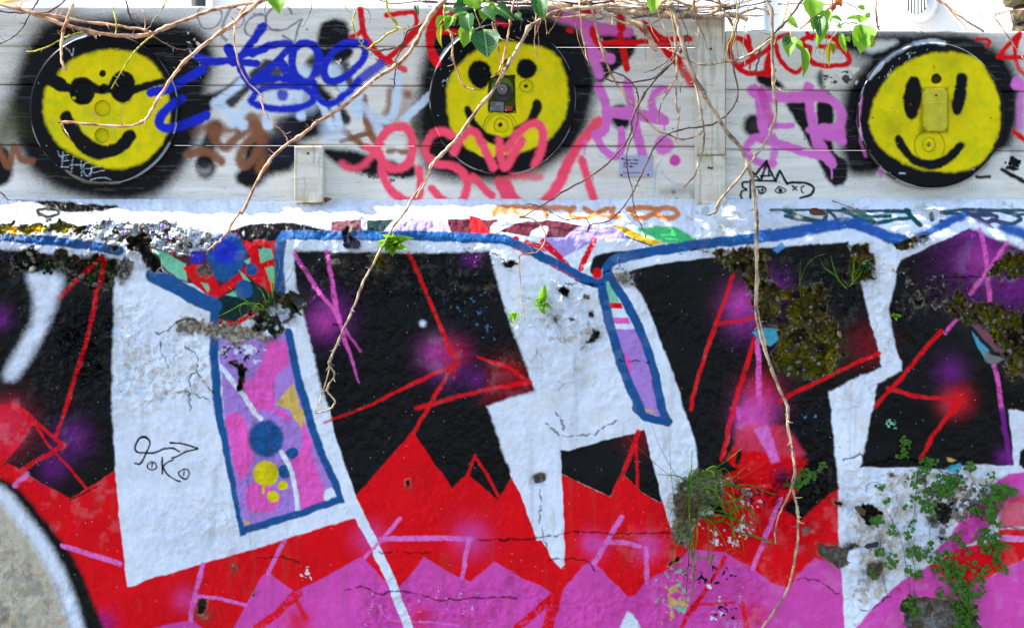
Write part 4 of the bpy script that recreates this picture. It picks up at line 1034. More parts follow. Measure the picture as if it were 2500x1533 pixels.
# --- relief: cracks, broken render, bare stone, lumps (run after the paint)
WALL_C = '''
R 18 28 | C3 500,360 1660,420 1640,900 1200,1050 1000,1300 620,1500 540,1100 520,700
R 13 26 | B0 800,740 1000,740 1100,950 1500,980 1500,1511 800,1511
R 18 26 | B0 330,760 700,700 790,900 780,1400 430,1300
R 14 24 | B0 -100,240 600,240 1500,240 1500,420 900,620 -100,560
R 10 20 | B1 300,400 1680,400 1780,800 1000,740 700,760 400,800
R 10 22 | B2 0,480 700,650 680,1100 200,1000
R 14 24 | C1 700,1180 1814,1180 1814,1540 700,1540
R 15 28 | C2 1000,1000 1814,1100 1814,1540 600,1540 0,1400 0,1180 700,1300
R 18 22 | C2 1480,440 1814,420 C3 520,560 520,900 200,1000 0,980 C2 1340,900
R 12 26 | B3 0,380 900,340 900,900 500,1000 0,1000
R 12 26 | B3 940,480 1860,500 1860,900 940,900
R 10 24 | B3 0,1250 480,1390 C3 500,700 0,700
R 10 24 | C0 -100,700 560,1300 560,1560 -100,1560
R 6 22 | C0 880,560 1800,560 1800,900 1000,1150
R 8 20 | B0 1560,1000 1860,1000 C1 560,560 0,800 C0 1650,700
N wh 12 0.60 3 | B0 810,740 1010,740 1090,960 1500,990 1500,1500 810,1500
T 3.5 60 5 | B0 810,740 1010,740 1090,960 1500,990 1500,1500 810,1500
T 4 50 5 | C3 540,400 1640,440 1500,800 1200,1000 640,1480
T 3 60 4 | B2 0,480 640,700 700,1200 300,1511 0,1200
T 3 60 4 | B3 700,340 960,420 900,880 980,1200 820,1500 500,1500
N cream 16 0.63 2 0.5 | B0 810,740 1010,740 1090,960 1500,990 1500,1500 810,1500
N cream 14 0.56 3 0.7 | B2 140,780 680,820 690,960 420,1100 200,980
N dirt 8 0.65 4 0.7 | B2 200,820 680,860 600,960 260,960
N cream 13 0.50 3 0.8 | C3 620,430 1050,430 1640,460 1600,640 1300,800 900,560
N dgrey 10 0.55 4 0.8 | C3 720,430 1640,480 1500,760 1150,720 900,500
N dirt 14 0.51 4 0.75 | C3 1000,480 1620,480 1560,700 1250,860 1050,740
N stone 12 0.58 2 0.6 | C3 560,620 900,700 1000,1000 640,1480
N cream 18 0.50 1 0.6 | C3 560,500 1000,500 1200,900 700,1480
N wh 9 0.60 2 | C2 1300,780 1560,760 1620,640 1750,760 1700,960 1400,980
N lp 7 0.57 2 | C2 1480,430 1814,500 1814,760 1560,720
N drd 14 0.52 3 0.7 | C2 1480,430 1814,440 C3 200,380 300,560 100,760 C2 1560,700
N wh 9 0.56 1 | C2 1740,310 1814,300 C3 60,330 70,420 C2 1780,410
N mint 11 0.63 1 | C2 1000,1080 1330,1040 1280,1500 980,1511
N tan 12 0.63 1 | C2 1040,1150 1320,1200 1300,1500 1000,1480
N wh 13 0.60 1 | C2 1370,1200 1520,1200 1480,1500 1360,1500
N navy 8 0.56 1 | C2 1430,1340 1600,1360 1600,1490 1420,1480
N navy 9 0.61 1 | C2 1180,1030 1540,1000 1640,1200 1300,1240 1190,1200
N lv2 10 0.58 1 0.8 | C2 1420,1440 1620,1440 1640,1530 1420,1530
N wh 12 0.62 1 | C2 1560,1200 1680,1180 1660,1320 1560,1320
N wh 7 0.78 1 0.8 | C1 700,1100 1814,1200 1814,1530 700,1530
N wh 9 0.62 2 0.9 | C1 310,1060 400,1060 400,1180 320,1190
N grey 8 0.60 2 | C1 1130,1200 1260,1190 1260,1280 1140,1280
N bt 9 0.60 1 0.8 | C3 250,0 450,0 450,120 260,80
N mint 12 0.64 1 | C3 820,40 1120,40 1120,180 830,140
N wh 14 0.61 1 | C3 1130,310 1260,310 1260,440 1160,420
N pk 9 0.56 1 | C3 250,270 360,270 360,320 270,320
N pk 9 0.55 1 | C3 460,250 560,230 560,340 470,350
N bt 8 0.72 1 0.5 | B1 650,600 1700,640 1760,1100 1500,1000 1300,700
N dgrey 14 0.60 2 0.6 | B1 300,400 1680,400 1760,760 300,700
N dirt 12 0.63 3 0.9 | B1 1310,400 1460,400 1470,580 1380,560
N dirt 12 0.61 3 0.9 | B1 1540,580 1720,580 1700,680 1560,690
N moss 12 0.62 3 0.9 | B1 1400,720 1560,710 1560,780 1410,790
N dgrey 12 0.57 3 0.6 | B3 0,370 620,360 760,880 560,1000 0,600
N stone 9 0.64 3 0.7 | B3 920,500 1500,520 1340,840 930,880
N dgrey 12 0.56 3 0.6 | B3 930,480 1500,480 1400,860 920,880
N cyan 12 0.66 2 0.7 | B3 1300,740 1620,740 1560,860 1340,880
N dgrey 10 0.54 3 0.7 | C3 250,380 520,380 520,560 200,740
N dk 12 0.56 5 0.9 | B0 1560,1040 1860,1050 1860,1260 1600,1240
N wh 14 0.48 3 0.9 | B0 1560,1000 1860,1000 B1 0,1000 100,1000 60,1150 B0 1800,1260 1600,1100
N stone 16 0.52 3 0.8 | B1 -100,1240 120,1230 140,1310 60,1330
N dirt 14 0.60 2 0.5 | B1 180,1320 300,1280 290,1370
N dgrey 9 0.58 2 0.9 | C1 320,620 380,610 390,690 330,700
N stone 22 0.54 2 0.4 | H 0,60 2464,60 2464,190 0,190
N dirt 10 0.60 1 0.6 | B0 700,80 1860,80 1860,130 B1 0,60 700,70 700,130 0,130
N dirt 12 0.62 2 0.6 | H 0,150 700,200 1500,150 1500,260 700,240 0,240
H earth 20 16 | B0 60,395 230,385 420,400 560,410 700,420 840,450 890,510 850,590 740,635 600,620 500,580 430,545 300,540 160,545 80,500
H white 12 16 | B0 560,215 700,180 860,190 1000,180 1200,190 1330,230 1480,300 1470,380 1350,400 1150,370 1080,340 900,330 760,350 620,300
N dirt 10 0.55 8 | B0 560,215 1480,220 1480,400 900,340 600,310
N lv2 14 0.56 1 | B0 560,190 1400,190 1400,300 600,280
N wh 16 0.56 2 | B0 700,210 1480,240 1450,380 800,330
H moss 10 12 | B0 -60,195 200,200 340,165 420,165 590,215 560,245 300,255 0,262 -60,262
H dark 30 9 | B0 910,280 1000,250 1070,310 1080,380 1160,450 1150,540 1080,540 1030,480 1000,410 920,370
H stone 12 10 | B0 1390,490 1480,480 1490,560 1440,580 1390,540
H dark 10 6 | B0 770,350 830,340 850,390 790,400
H light 9 14 | B0 1250,890 1380,880 1500,900 1860,900 B1 100,930 60,1010 B0 1700,1030 1540,1010 1380,990 1260,960
H earth 28 12 | B1 -40,850 60,760 150,690 290,672 350,710 320,830 270,900 190,990 90,960 0,940
H dark 22 7 | B0 1630,1180 1720,1180 1760,1230 1750,1320 1700,1400 1665,1390 1690,1300 1680,1240
H fine 8 9 | B0 840,440 900,430 960,500 940,580 860,630 830,560
H dark 14 6 | B1 640,215 685,205 690,290 750,320 720,360 640,330 625,290
H moss 16 9 | B1 810,430 880,410 950,450 940,530 880,545 830,490
H dirt2 0 0 | P 0,0 1,0 1,1
H stone 14 7 | B1 520,460 590,445 640,470 560,495
H dark 14 6 | B2 -60,480 20,450 70,470 20,510
H dark 20 6 | B2 345,660 400,640 440,660 430,715 390,715
H dark 18 6 | B2 600,955 650,960 630,1020 560,1060 540,1040 590,1000
H dark 15 6 | B2 570,820 600,815 610,870 580,850
H fine 10 6 | B2 430,850 500,845 490,900 440,890
H fine 9 6 | B2 320,850 370,850 360,910 330,900
H light 7 8 | B2 750,540 840,530 870,600 840,640 780,600
H dark 14 6 | B2 850,550 890,560 890,620 860,600
H moss 20 14 | B2 1420,400 1500,370 1640,375 1860,385 B3 60,430 60,560 0,590 B2 1800,640 1730,640 1690,560 1600,530 1540,480
H moss 26 15 | B2 1720,640 1800,620 B3 0,600 120,640 260,660 420,650 450,720 450,850 550,880 565,1120 500,1230 380,1280 260,1290 130,1250 90,1160 120,1010 100,930 0,900 B2 1790,900 1740,800
H moss 26 9 | B3 630,340 760,330 800,390 790,520 800,590 730,610 640,610 600,600 620,520
H moss 20 9 | B3 920,345 1000,320 1160,265 1170,320 1080,350 970,390
H moss 26 10 | B3 1600,560 1650,450 1750,415 1900,430 1900,580 1700,575
H moss 24 14 | B3 1310,790 1370,660 1480,720 1640,780 1860,840 2000,880 2000,1270 1750,1275 1745,1180 1700,1090 1610,960 1480,895 1390,860
H dark 25 4 | B3 1080,740 1140,730 1130,780 1090,780
H light 26 10 | C2 1150,620 1185,530 1230,470 1330,420 1420,400 1480,430 1490,560 1480,640 1400,700 1330,720 1290,760 1270,880 1220,930 1160,900 1130,850 1160,770 1145,690
H dark 26 6 | C2 1390,650 1490,640 1500,720 1420,740
H stone 14 4 | C2 170,455 210,430 270,435 275,480 240,515 190,515 165,490
H dark 14 4 | C1 1045,490 1080,480 1085,520 1060,530
H dark 16 6 | C0 1370,1310 1440,1300 1430,1380 1390,1430 1355,1390
H light 6 4 | C0 1380,1425 1450,1410 1430,1450
H dark 8 4 | C0 1740,1270 1765,1270 1755,1300
H fine 6 5 | C0 1605,1070 1650,1070 1640,1110 1610,1110
H dark 26 8 | C3 690,650 740,650 840,710 830,730 770,740 740,780 690,760 680,740
H dark 16 6 | C3 490,620 570,640 575,660 510,665
H concrete 14 7 | C3 390,930 580,935 660,940 600,970 605,1080 540,1100 480,1070 375,1010
H concrete 8 8 | C3 720,1060 830,1050 860,1080 840,1160 770,1170 730,1130
H concrete 18 10 | C3 970,1290 1100,1270 1330,1300 1480,1350 1550,1600 990,1600
H fine 6 6 | C3 270,820 350,790 360,840 290,860
H dark 12 6 | C3 1220,880 1250,880 1240,920
H stone 12 8 | C3 1130,740 1190,720 1200,770 1150,790
H dark 14 8 | C3 1180,640 1330,630 1300,780 1220,760
H dark 16 4 | C2 1200,1010 1180,1050 1100,1080 1150,1040
K 2.5 4 | B2 380,660 420,625 480,620 540,630 600,620 660,630
K 3 5 | B2 680,545 740,520 800,510 840,540
K 2 3 | B2 800,510 795,440
K 3 4 | B2 1220,410 1320,380 1400,395
K 2.5 4 | B2 1340,375 1335,300
K 2 3 | B0 1130,1030 1150,1110 1200,1200
K 3 5 | B0 1310,1070 1390,1120 1400,1220 1350,1290 1360,1400
K 2.5 4 | B0 1400,1230 1450,1330 1510,1390
K 3.5 5 | B0 1270,1390 1340,1390 1350,1511
K 2.5 4 | B0 1370,1390 1430,1420 1500,1440
K 4 5 | B0 1110,965 1190,960 1260,890 1380,870
K 3 4 | B0 380,960 420,1040 520,1095
K 2 3 | B0 470,1090 460,1200 480,1330 420,1390 430,1460
K 4 5 | C2 -40,905 120,890 380,860 560,850 740,865 900,850 1130,855
K 3 3 | C1 870,985 1050,985 1230,990
K 3 3 | C1 1550,900 1814,905
K 4 5 | C1 740,1225 870,1270 1000,1250 1150,1270 1260,1310 1440,1310 1814,1300
K 3 4 | C1 620,1250 740,1225
K 2 3 | C2 225,540 230,680 210,720 250,860 262,960
K 4 4 | C2 280,1045 380,1030 540,1045 615,1110
K 3 4 | C2 270,100 330,150 370,185 500,180 620,160 740,80
K 3 4 | C2 330,20 370,80 390,130
K 4 5 | C3 560,350 690,310 720,380 900,345 1060,350 1250,430 1420,480
K 4 5 | C3 1640,815 1814,822 2200,830
K 3 4 | C3 690,1390 780,1370 870,1300 900,1290
K 2.5 3 | C3 250,1170 380,1180 480,1240 540,1290
K 2.5 3 | C0 480,620 700,520
K 3 3 | C1 0,1030 160,1020 330,1050
K 2.5 4 | B3 1180,580 1400,570 1600,575
K 2 3 | B2 800,1165 930,1165 1020,1180
K 2 3 | B2 500,1095 560,1050 600,1000
K 2 3 | B1 560,910 610,915 640,880
K 2.5 3 | B1 650,1120 655,1280 650,1390
K 2.5 3 | B1 660,670 760,750 870,770 960,680 1150,670 1300,740 1420,880
K 2 3 | B1 1700,410 1760,450 1800,480
K 2 2 | B2 1450,1250 1480,1150 1560,1120 1560,1300 1480,1400 1590,1480
N gold 22 0.44 0 0.85 | B0 -60,205 350,195 600,220 500,250 -60,262
L rd 26 3 0.85 | B0 725,430 540,600
L rd 28 3 0.8 | B0 745,450 710,620
B wh 22 8 0.9 | B1 1195,900
N wh 10 0.6 1 0.9 | B3 1000,540 1060,560 1050,600 1010,600
F cyan 4 0.9 | C3 1270,400 1370,370 1385,400 1340,455 1290,430
F tan 4 0.9 | C3 1280,330 1340,350 1320,362 1290,355
F cyan 3 | B2 1740,965 1800,930 B3 110,935 115,1010 60,1060 B2 1800,1050
N rd 7 0.5 0 | B3 20,1030 100,1030 90,1090 30,1080
F cyan 4 0.95 | B3 1490,960 1560,1040 1610,1090 1590,1150 1540,1080
F mv 4 0.9 | B3 1480,900 1600,930 1690,1090 1720,1130 1640,1080 1560,1000
F grey 5 0.9 | B3 1560,1070 1640,1130 1730,1150 1640,1195 1590,1160
F bt 3 0.9 | B3 80,380 140,320 170,360 110,400
'''.replace('H dirt2 0 0 | P 0,0 1,0 1,1\n', '')
WALL_B = WALL_B.replace('L lv 8 3 0.5 | C3 0,60 10,80\n', '')
WALL_A = WALL_A.replace('Q rd 0.1 0 | P 0,0 1,0 1,1\n', '')

# ------------------------------------------------------------------ ground
def flat(name, x0, x1, y0, y1, z, mat):
    bm = bmesh.new()
    vs_ = [bm.verts.new(p) for p in ((x0, y0, z), (x1, y0, z), (x1, y1, z), (x0, y1, z))]; bm.faces.new(vs_)
    return tag(bobj(name, bm, mat), kind='structure')
flat('ground', -60, 60, -60, 60, 0.0, M_ground)
M_gravel = mat_noise('pale_gravel', (150, 146, 138), (206, 202, 194), 160, 0.9, 0.7, 0.01, 6)
flat('garden_bed', -9, 9, 0.36, 9, CZ + 0.19, M_gravel)

# ------------------------------------------------------------------ the painted wall
STEP = 1.9
xs = np.concatenate([np.arange(-1500, -40, 24), np.arange(-40, 2540, STEP), np.arange(2540, 4001, 24)])
ysf = np.concatenate([np.arange(486, 1556, STEP), np.arange(1556, 2267, 20)])
X, Y = np.meshgrid(xs, ysf)
W = Canvas(X, Y, PAL['wh'], (xs, ysf))
tint = fbm(W.X, W.Y, 120, 4, 30)[..., None]
W.rgb *= (0.95 + 0.10 * tint)
W.rgb *= 1 - 0.10 * sst(0.5, 0.75, fbm(W.X, W.Y, 34, 5, 31))[..., None] * np.array([0.3, 0.6, 1.2])
W.dry = 0.5; W.maskwhite = True; W.run(WALL_A); W.run(WALL_B); W.dry = 0.0
# uneven spray coverage and old rubbed patches
W.rgb *= (0.88 + 0.24 * fbm(W.X, W.Y, 55, 5, 40))[..., None] * (0.89 + 0.22 * fbm(W.X, W.Y, 230, 3, 39))[..., None]
drip = sst(0.56, 0.74, fbm(W.X, W.Y, 170, 4, 38, sx=0.07)) * sst(0.4, 0.6, fbm(W.X, W.Y, 130, 3, 37))
W.comp((slice(None), slice(None)), drip * 0.16 * sst(0.0, 0.15, W.rgb.max(-1)), PAL['dirt'], 0.75)
chalk = sst(0.55, 0.72, fbm(W.X, W.Y, 30, 5, 36)) * sst(0.42, 0.6, fbm(W.X, W.Y, 260, 3, 35))
W.comp((slice(None), slice(None)), chalk * 0.06 * sst(0.0, 0.2, W.rgb.max(-1)), PAL['wh'], 0.8)
# base relief of the hand-floated render
W.h += (fbm(W.X, W.Y, 420, 3, 50) - 0.5) * 0.022 + (fbm(W.X, W.Y, 95, 3, 51) - 0.5) * 0.013 + (fbm(W.X, W.Y, 17, 4, 52) - 0.5) * (0.0014 + 0.0075 * sst(0.46, 0.64, fbm(W.X, W.Y, 190, 3, 55) - 0.06 * sst(850, 1100, W.Y)))
rg = sst(0.5, 0.62, fbm(W.X, W.Y, 160, 3, 53))
W.h += rg * (fbm(W.X, W.Y, 11, 4, 54) - 0.5) * 0.005
pimp = cells(W.X, W.Y, 26, 9)
W.h += (1 - sst(0.04, 0.16, pimp[0])) * (pimp[2] > 0.75) * 0.0022
PATCH = []
_old = Canvas.do
def _do(s, op, ar, P, k):
    if op == 'H':
        a = 0.5 * abs(sum(P[i][0] * P[i - 1][1] - P[i - 1][0] * P[i][1] for i in range(len(P))))
        before = s.bare.copy() if a > 1400 else None
        _old(s, op, ar, P, k)
        if before is not None:
            m = (s.bare > 0.5) & (s.bare > before + 1e-4)
            if m.any():
                PATCH.append((ar[0], P, a)); s.region[m] = len(PATCH)
    else: _old(s, op, ar, P, k)
Canvas.do = _do
W.run(WALL_C)
Canvas.do = _old
# specks of over-spray and dirt
sp = W.n1 > 0.9988
W.rgb[sp] = W.rgb[sp] * 0.3 + 0.45 * RNG.random((sp.sum(), 1)).astype(np.float32)
tcop = np.clip((590 - Y) / 104, 0, 1)
prof = 0.115 * tcop ** 1.55
lump = (fbm(W.X, W.Y, 60, 4, 60) - 0.5) * 0.03 * sst(0.02, 0.3, tcop) + (fbm(W.X, W.Y, 12, 4, 61) - 0.5) * 0.008 * sst(0.0, 0.3, tcop)
W.h += lump
def wall_Y(px, py):
    """depth of the wall surface at a photo position"""
    j = int(np.clip(np.searchsorted(ysf, py), 0, len(ysf) - 1)); i = int(np.clip(np.searchsorted(xs, px), 0, len(xs) - 1))
    return float(prof[j, i] - W.h[j, i])
YY = prof - W.h
s_ = (D + YY) / D / 1000.0
VX = (X - 1250) * s_; VZ = CZ + (766.5 - Y) * s_
V = np.stack([VX, YY, VZ], -1)
# rows that carry the wall top back under the fence and down behind it
top = V[0].copy(); t1 = top.copy(); t1[:, 1] = 0.24; t2 = t1.copy(); t2[:, 1] = 0.40; t3 = t2.copy(); t3[:, 2] = CZ + 0.1
V = np.concatenate([t3[None], t2[None], t1[None], V], 0)
CC = np.concatenate([np.repeat(W.rgb[:1], 3, 0), W.rgb], 0); RR = np.concatenate([np.repeat(W.rough[:1], 3, 0), W.rough], 0)
REG = np.concatenate([np.repeat(W.region[:1], 3, 0), W.region], 0).astype(np.int32)
ROWY = np.concatenate([[480, 480, 480], ysf])
nr, nc = V.shape[:2]
idx = np.arange(nr * nc).reshape(nr, nc)
Fq = np.stack([idx[:-1, :-1], idx[1:, :-1], idx[1:, 1:], idx[:-1, 1:]], -1).reshape(-1, 4)
fr = REG[:-1, :-1].reshape(-1).copy()
cop_lim = 556 + 16 * (fbm(xs[None, :], xs[None, :] * 0, 90, 3, 70)[0] - 0.5)
is_cop = (ROWY[:-1, None] < cop_lim[None, :-1]).reshape(-1)
fr = np.where((fr == 0) & is_cop, -1, fr)
Vf = V.reshape(-1, 3); Cf = CC.reshape(-1, 3); Rf = RR.reshape(-1)
def sub(name, mask, mat, parent=None):
    f = Fq[mask]; u, inv = np.unique(f, return_inverse=True)
    return new_mesh(name, Vf[u], inv.reshape(-1, 4), mat, parent, Cf[u], Rf[u])
wall = sub('graffiti_wall', fr == 0, M_wall)
tag(wall, 'rendered wall covered in black, red, pink and white graffiti lettering', 'wall')
cop = sub('coping', fr == -1, M_wall, wall); cop['label'] = 'rounded whitewashed top of the wall catching the sun'
PL = {'moss': 'mossy rubble where the painted render has fallen away', 'dark': 'dark hollow broken into the render', 'light': 'pale crumbling mortar under lost render',
      'concrete': 'bare grey concrete patch', 'stone': 'bare grey stone patch', 'fine': 'fine grey mortar patch'}
for i, (k_, P_, a_) in enumerate(PATCH):
    m = fr == i + 1
    if m.sum() > 60:
        o = sub('exposed_stone', m, M_wall, wall); o['label'] = PL.get(k_, 'bare patch in the render')
# loose stones sitting in the broken patches
def rock_mesh(seed, flatness=0.7):
    bm = bmesh.new(); bmesh.ops.create_icosphere(bm, subdivisions=1, radius=1.0); r = random.Random(seed)
    for v in bm.verts:
        v.co *= r.uniform(0.72, 1.12); v.co.y *= flatness
    me = bpy.data.meshes.new('stone'); bm.to_mesh(me); bm.free(); return me
ROCKS = []
for sd_ in range(7):
    for mt in (M_stone, M_flint):
        me = rock_mesh(sd_); me.materials.append(mt); ROCKS.append(me)
rr = random.Random(5)
def in_poly(x, y, P):
    r = False
    for i in range(len(P)):
        ax, ay = P[i][:2]; bx, by = P[i - 1][:2]
        if (ay > y) != (by > y) and x < (bx - ax) * (y - ay) / (by - ay) + ax: r = not r
    return r
for k_, P_, a_ in PATCH:
    if k_ in ('dark', 'concrete', 'fine') or a_ < 2500: continue
    n = int(min(26, a_ / 900)); x0 = min(p[0] for p in P_); x1 = max(p[0] for p in P_); y0 = min(p[1] for p in P_); y1 = max(p[1] for p in P_)
    c = 0; tries = 0
    while c < n and tries < 400:
        tries += 1; x = rr.uniform(x0, x1); y = rr.uniform(y0, y1)
        if not (0 < x < 2500 and in_poly(x, y, P_)): continue
        me = ROCKS[2 * rr.randrange(7) + (1 if (k_ == 'moss' and rr.random() < 0.6) else 0)]
        o = bpy.data.objects.new('stone', me); COL.objects.link(o); r = rr.uniform(0.004, 0.0105)
        o.location = at(x, y, wall_Y(x, y) + r * 0.35); o.scale = (r * rr.uniform(1, 1.5), r, r * rr.uniform(0.7, 1.0)); o.rotation_euler = (rr.uniform(-.5, .5), rr.uniform(0, 6.3), rr.uniform(-.5, .5)); o.parent = wall
        c += 1
# curled flakes of old paint along the breaks
def flake(px, py, w, h, colr, lift=0.006, ang=0.0):
    n = 5; Vv = []; Ff = []
    for j in range(n):
        for i in range(n):
            u = i / (n - 1) - .5; v = j / (n - 1) - .5
            jx = rr.uniform(-.09, .09); jy = rr.uniform(-.09, .09); k = 1 - 0.35 * abs(v)
            X_ = (u * k + jx) * w; Y_ = (v + jy) * h
            x = px + X_ * math.cos(ang) - Y_ * math.sin(ang); y = py + X_ * math.sin(ang) + Y_ * math.cos(ang)
            Vv.append(at(x, y, wall_Y(px, py) - 0.004 - lift * (0.2 + 2.0 * (v + .5) ** 2)))
    for j in range(n - 1):
        for i in range(n - 1): Ff.append((j * n + i, (j + 1) * n + i, (j + 1) * n + i + 1, j * n + i + 1))
    c = np.tile(np.asarray(PAL[colr]) * rr.uniform(.8, 1.05), (len(Vv), 1))
    return new_mesh('paint_flake', Vv, Ff, M_wall, wall, c, np.full(len(Vv), .55))
for a in ((845, 590, 20, 34, 'navy', .012, -.3), (868, 598, 24, 16, 'navy', .012, .2), (2130, 1330, 36, 12, 'dgrey', .012, -.2), (730, 735, 30, 40, 'dgrey', .02, -.5), (2100, 1245, 30, 14, 'dirt', .014, .7), (1432, 725, 18, 12, 'dirt', .01, .3)):
    flake(*a)

# ------------------------------------------------------------------ the timber fence
FY = 0.118
fence = empty('timber_fence', at(1250, 498, FY)); tag(fence, 'white painted horizontal board fence standing on the wall, sprayed with tags', 'fence')
FI = Matrix.Translation(-Vector(fence.location))
def fence_child(o): o.parent = fence; o.matrix_parent_inverse = FI; return o
def board(x0, x1, yt, yb, slope_t, slope_b, xc, seed, dy=0.0, post=False, thick=0.019):
    xa = max(x0, -40); xb = min(x1, 2540)
    bx = np.concatenate([np.arange(x0, xa, 30), np.arange(xa, xb, 2.0), np.arange(xb, x1, 30) if x1 > xb else [], [x1]])
    n = max(3, int(round((yb - yt) / 2.0)) + 1); by = np.linspace(yt, yb, n)
    X_, R_ = np.meshgrid(bx, by); v = (R_ - yt) / (yb - yt)
    sl = slope_t + (slope_b - slope_t) * v
    Y_ = R_ + sl * (X_ - xc)
    c = Canvas(X_, Y_, PAL['fw'], None); c.grid = (bx, by)
    _w = c.win; c.win = lambda P, m: _w(P, m + 14)
    gr = fbm(c.X, c.Y, 5, 4, 80 + seed, sx=26)
    c.rgb *= (0.91 + 0.15 * gr)[..., None]
    c.rgb *= (0.93 + 0.11 * fbm(c.X, c.Y, 150, 3, 90))[..., None] * np.array([1.0, 0.995, 0.985])
    st = sst(0.55, 0.75, fbm(c.X, c.Y, 40, 5, 91 + seed, sx=2.5)); c.rgb *= (1 - 0.10 * st)[..., None] ** np.array([0.6, 0.85, 1.5])
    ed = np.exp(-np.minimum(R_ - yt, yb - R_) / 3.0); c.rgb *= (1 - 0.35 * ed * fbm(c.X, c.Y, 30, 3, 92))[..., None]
    if post:
        c.rgb *= np.array([0.97, 0.96, 0.90])
        gm = np.exp(-(R_ - yt) / 26) * sst(0.35, 0.6, fbm(c.X, c.Y, 22, 4, 95)) + np.exp(-(yb - R_) / 22) * sst(0.35, 0.6, fbm(c.X, c.Y, 18, 4, 96))
        c.comp((slice(None), slice(None)), np.clip(gm, 0, 1) * 0.6, PAL['tan'] * 0.55, 0.7)
        vs_ = sst(0.55, 0.7, fbm(c.X, c.Y, 120, 4, 97, sx=0.06)); c.comp((slice(None), slice(None)), vs_ * 0.3, PAL['dirt'], 0.7)
        c.h -= sst(0.6, 0.66, fbm(c.X, c.Y, 14, 3, 98)) * 0.001
    else:
        c.run(FENCE_UNDER); c.run(FENCE_OVER)
    wr = sst(0.66, 0.74, fbm(c.X, c.Y, 3.2, 4, 84 + seed, sx=22)); c.rgb[:] = c.rgb * (1 - 0.22 * wr[..., None]) + PAL['grey'] * 0.22 * wr[..., None]
    sp_ = c.n1 > 0.998; c.rgb[sp_] *= 0.3
    h = (gr - 0.5) * 0.0009 - 0.003 * np.exp(-(np.minimum(R_ - yt, yb - R_) / 2.2) ** 2) + (fbm(c.X, c.Y, 300, 2, 93 + seed) - .5) * 0.003
    Yd = FY + dy - h; s2 = (D + Yd) / D / 1000
    G = np.stack([(X_ - 1250) * s2, Yd, CZ + (766.5 - Y_) * s2], -1)
    nr_, nc_ = G.shape[:2]; id_ = np.arange(nr_ * nc_).reshape(nr_, nc_)
    F_ = np.stack([id_[:-1, :-1], id_[1:, :-1], id_[1:, 1:], id_[:-1, 1:]], -1).reshape(-1, 4)
    ring = np.concatenate([id_[0, :], id_[1:, -1], id_[-1, -2::-1], id_[-2:0:-1, 0]])
    Vb = G.reshape(-1, 3); back = Vb[ring].copy(); back[:, 1] = FY + dy + thick
    nb = len(Vb); k = len(ring); a = np.arange(k); b = (a + 1) % k
    Fs = np.stack([ring[a], ring[b], nb + b, nb + a], -1)
    Cb = c.rgb.reshape(-1, 3); Rb = c.rough.reshape(-1)
    return fence_child(new_mesh('post' if post else 'board', np.concatenate([Vb, back]), np.concatenate([F_, Fs]), M_board, None,
                                np.concatenate([Cb, Cb[ring]]), np.concatenate([Rb, Rb[ring]])))
board(-1500, 1703, 16.5, 113.6, 0.001, 0.0005, 850, 1)
board(-1500, 1703, 115.4, 209.6, 0.003, 0.003, 850, 2, 0.002)
board(-1500, 1703, 211.6, 355.0, 0.003, 0.0025, 850, 3)
board(-1500, 1703, 357.2, 494.5, 0.0025, 0.0055, 850, 4, 0.002)
board(1772, 4000, 77.0, 221.2, 0.001, 0.006, 2137, 5, 0.004)
board(1772, 4000, 222.6, 366.6, 0.006, 0.006, 2137, 6, 0.006)
board(1772, 4000, 368.6, 508.0, 0.006, 0.0015, 2137, 7, 0.004)
def pbox(name, x0, x1, y0, y1, Yf, Yb, mat, bev=0.0025):
    a = at(x0, y1, Yf); b = at(x1, y0, Yf)
    return bobj(name, box_bm(a.x, b.x, Yf, Yb, a.z, b.z, bev), mat)
for x0, x1, y, dy in ((-1500, 405, 115, 0), (640, 1355, 115, 0), (-1500, 415, 210, 0), (765, 1700, 211, 0), (-1500, 425, 355, 0), (1012, 1700, 357, 0),
                      (1772, 2600, 220, .006), (2115, 4000, 367, .006), (1772, 1960, 366, .006)):
    fence_child(pbox('batten', x0, x1, y - 9, y + 9, FY + 0.021 + dy, FY + 0.04 + dy, M_post, 0.001))
o = board(1704, 1770, 44, 379, 0, 0, 1737, 11, -0.030, True, 0.09); o['label'] = 'tall white post between the two runs of boards'
o = board(1702, 1771.5, 380.5, 502, 0, 0, 1737, 12, -0.034, True, 0.085); o['label'] = 'lower block of the tall white post'
o = board(719, 786, 356.5, 494, 0, 0, 752, 13, -0.046, True, 0.043); o['label'] = 'short white stub post under the seam'
fence_child(pbox('trim', 1697, 1702.5, 46, 500, FY - 0.012, FY - 0.002, M_post, .001))
for px, py in ((1738, 411), (1731, 410), (1735, 120), (752, 375)):
    fence_child(bobj('nail', cyl_bm(at(px, py, FY - (0.0475 if px < 1000 else 0.0355 if py > 300 else 0.031)), 0.0028, 0.002, seg=10), M_dark))

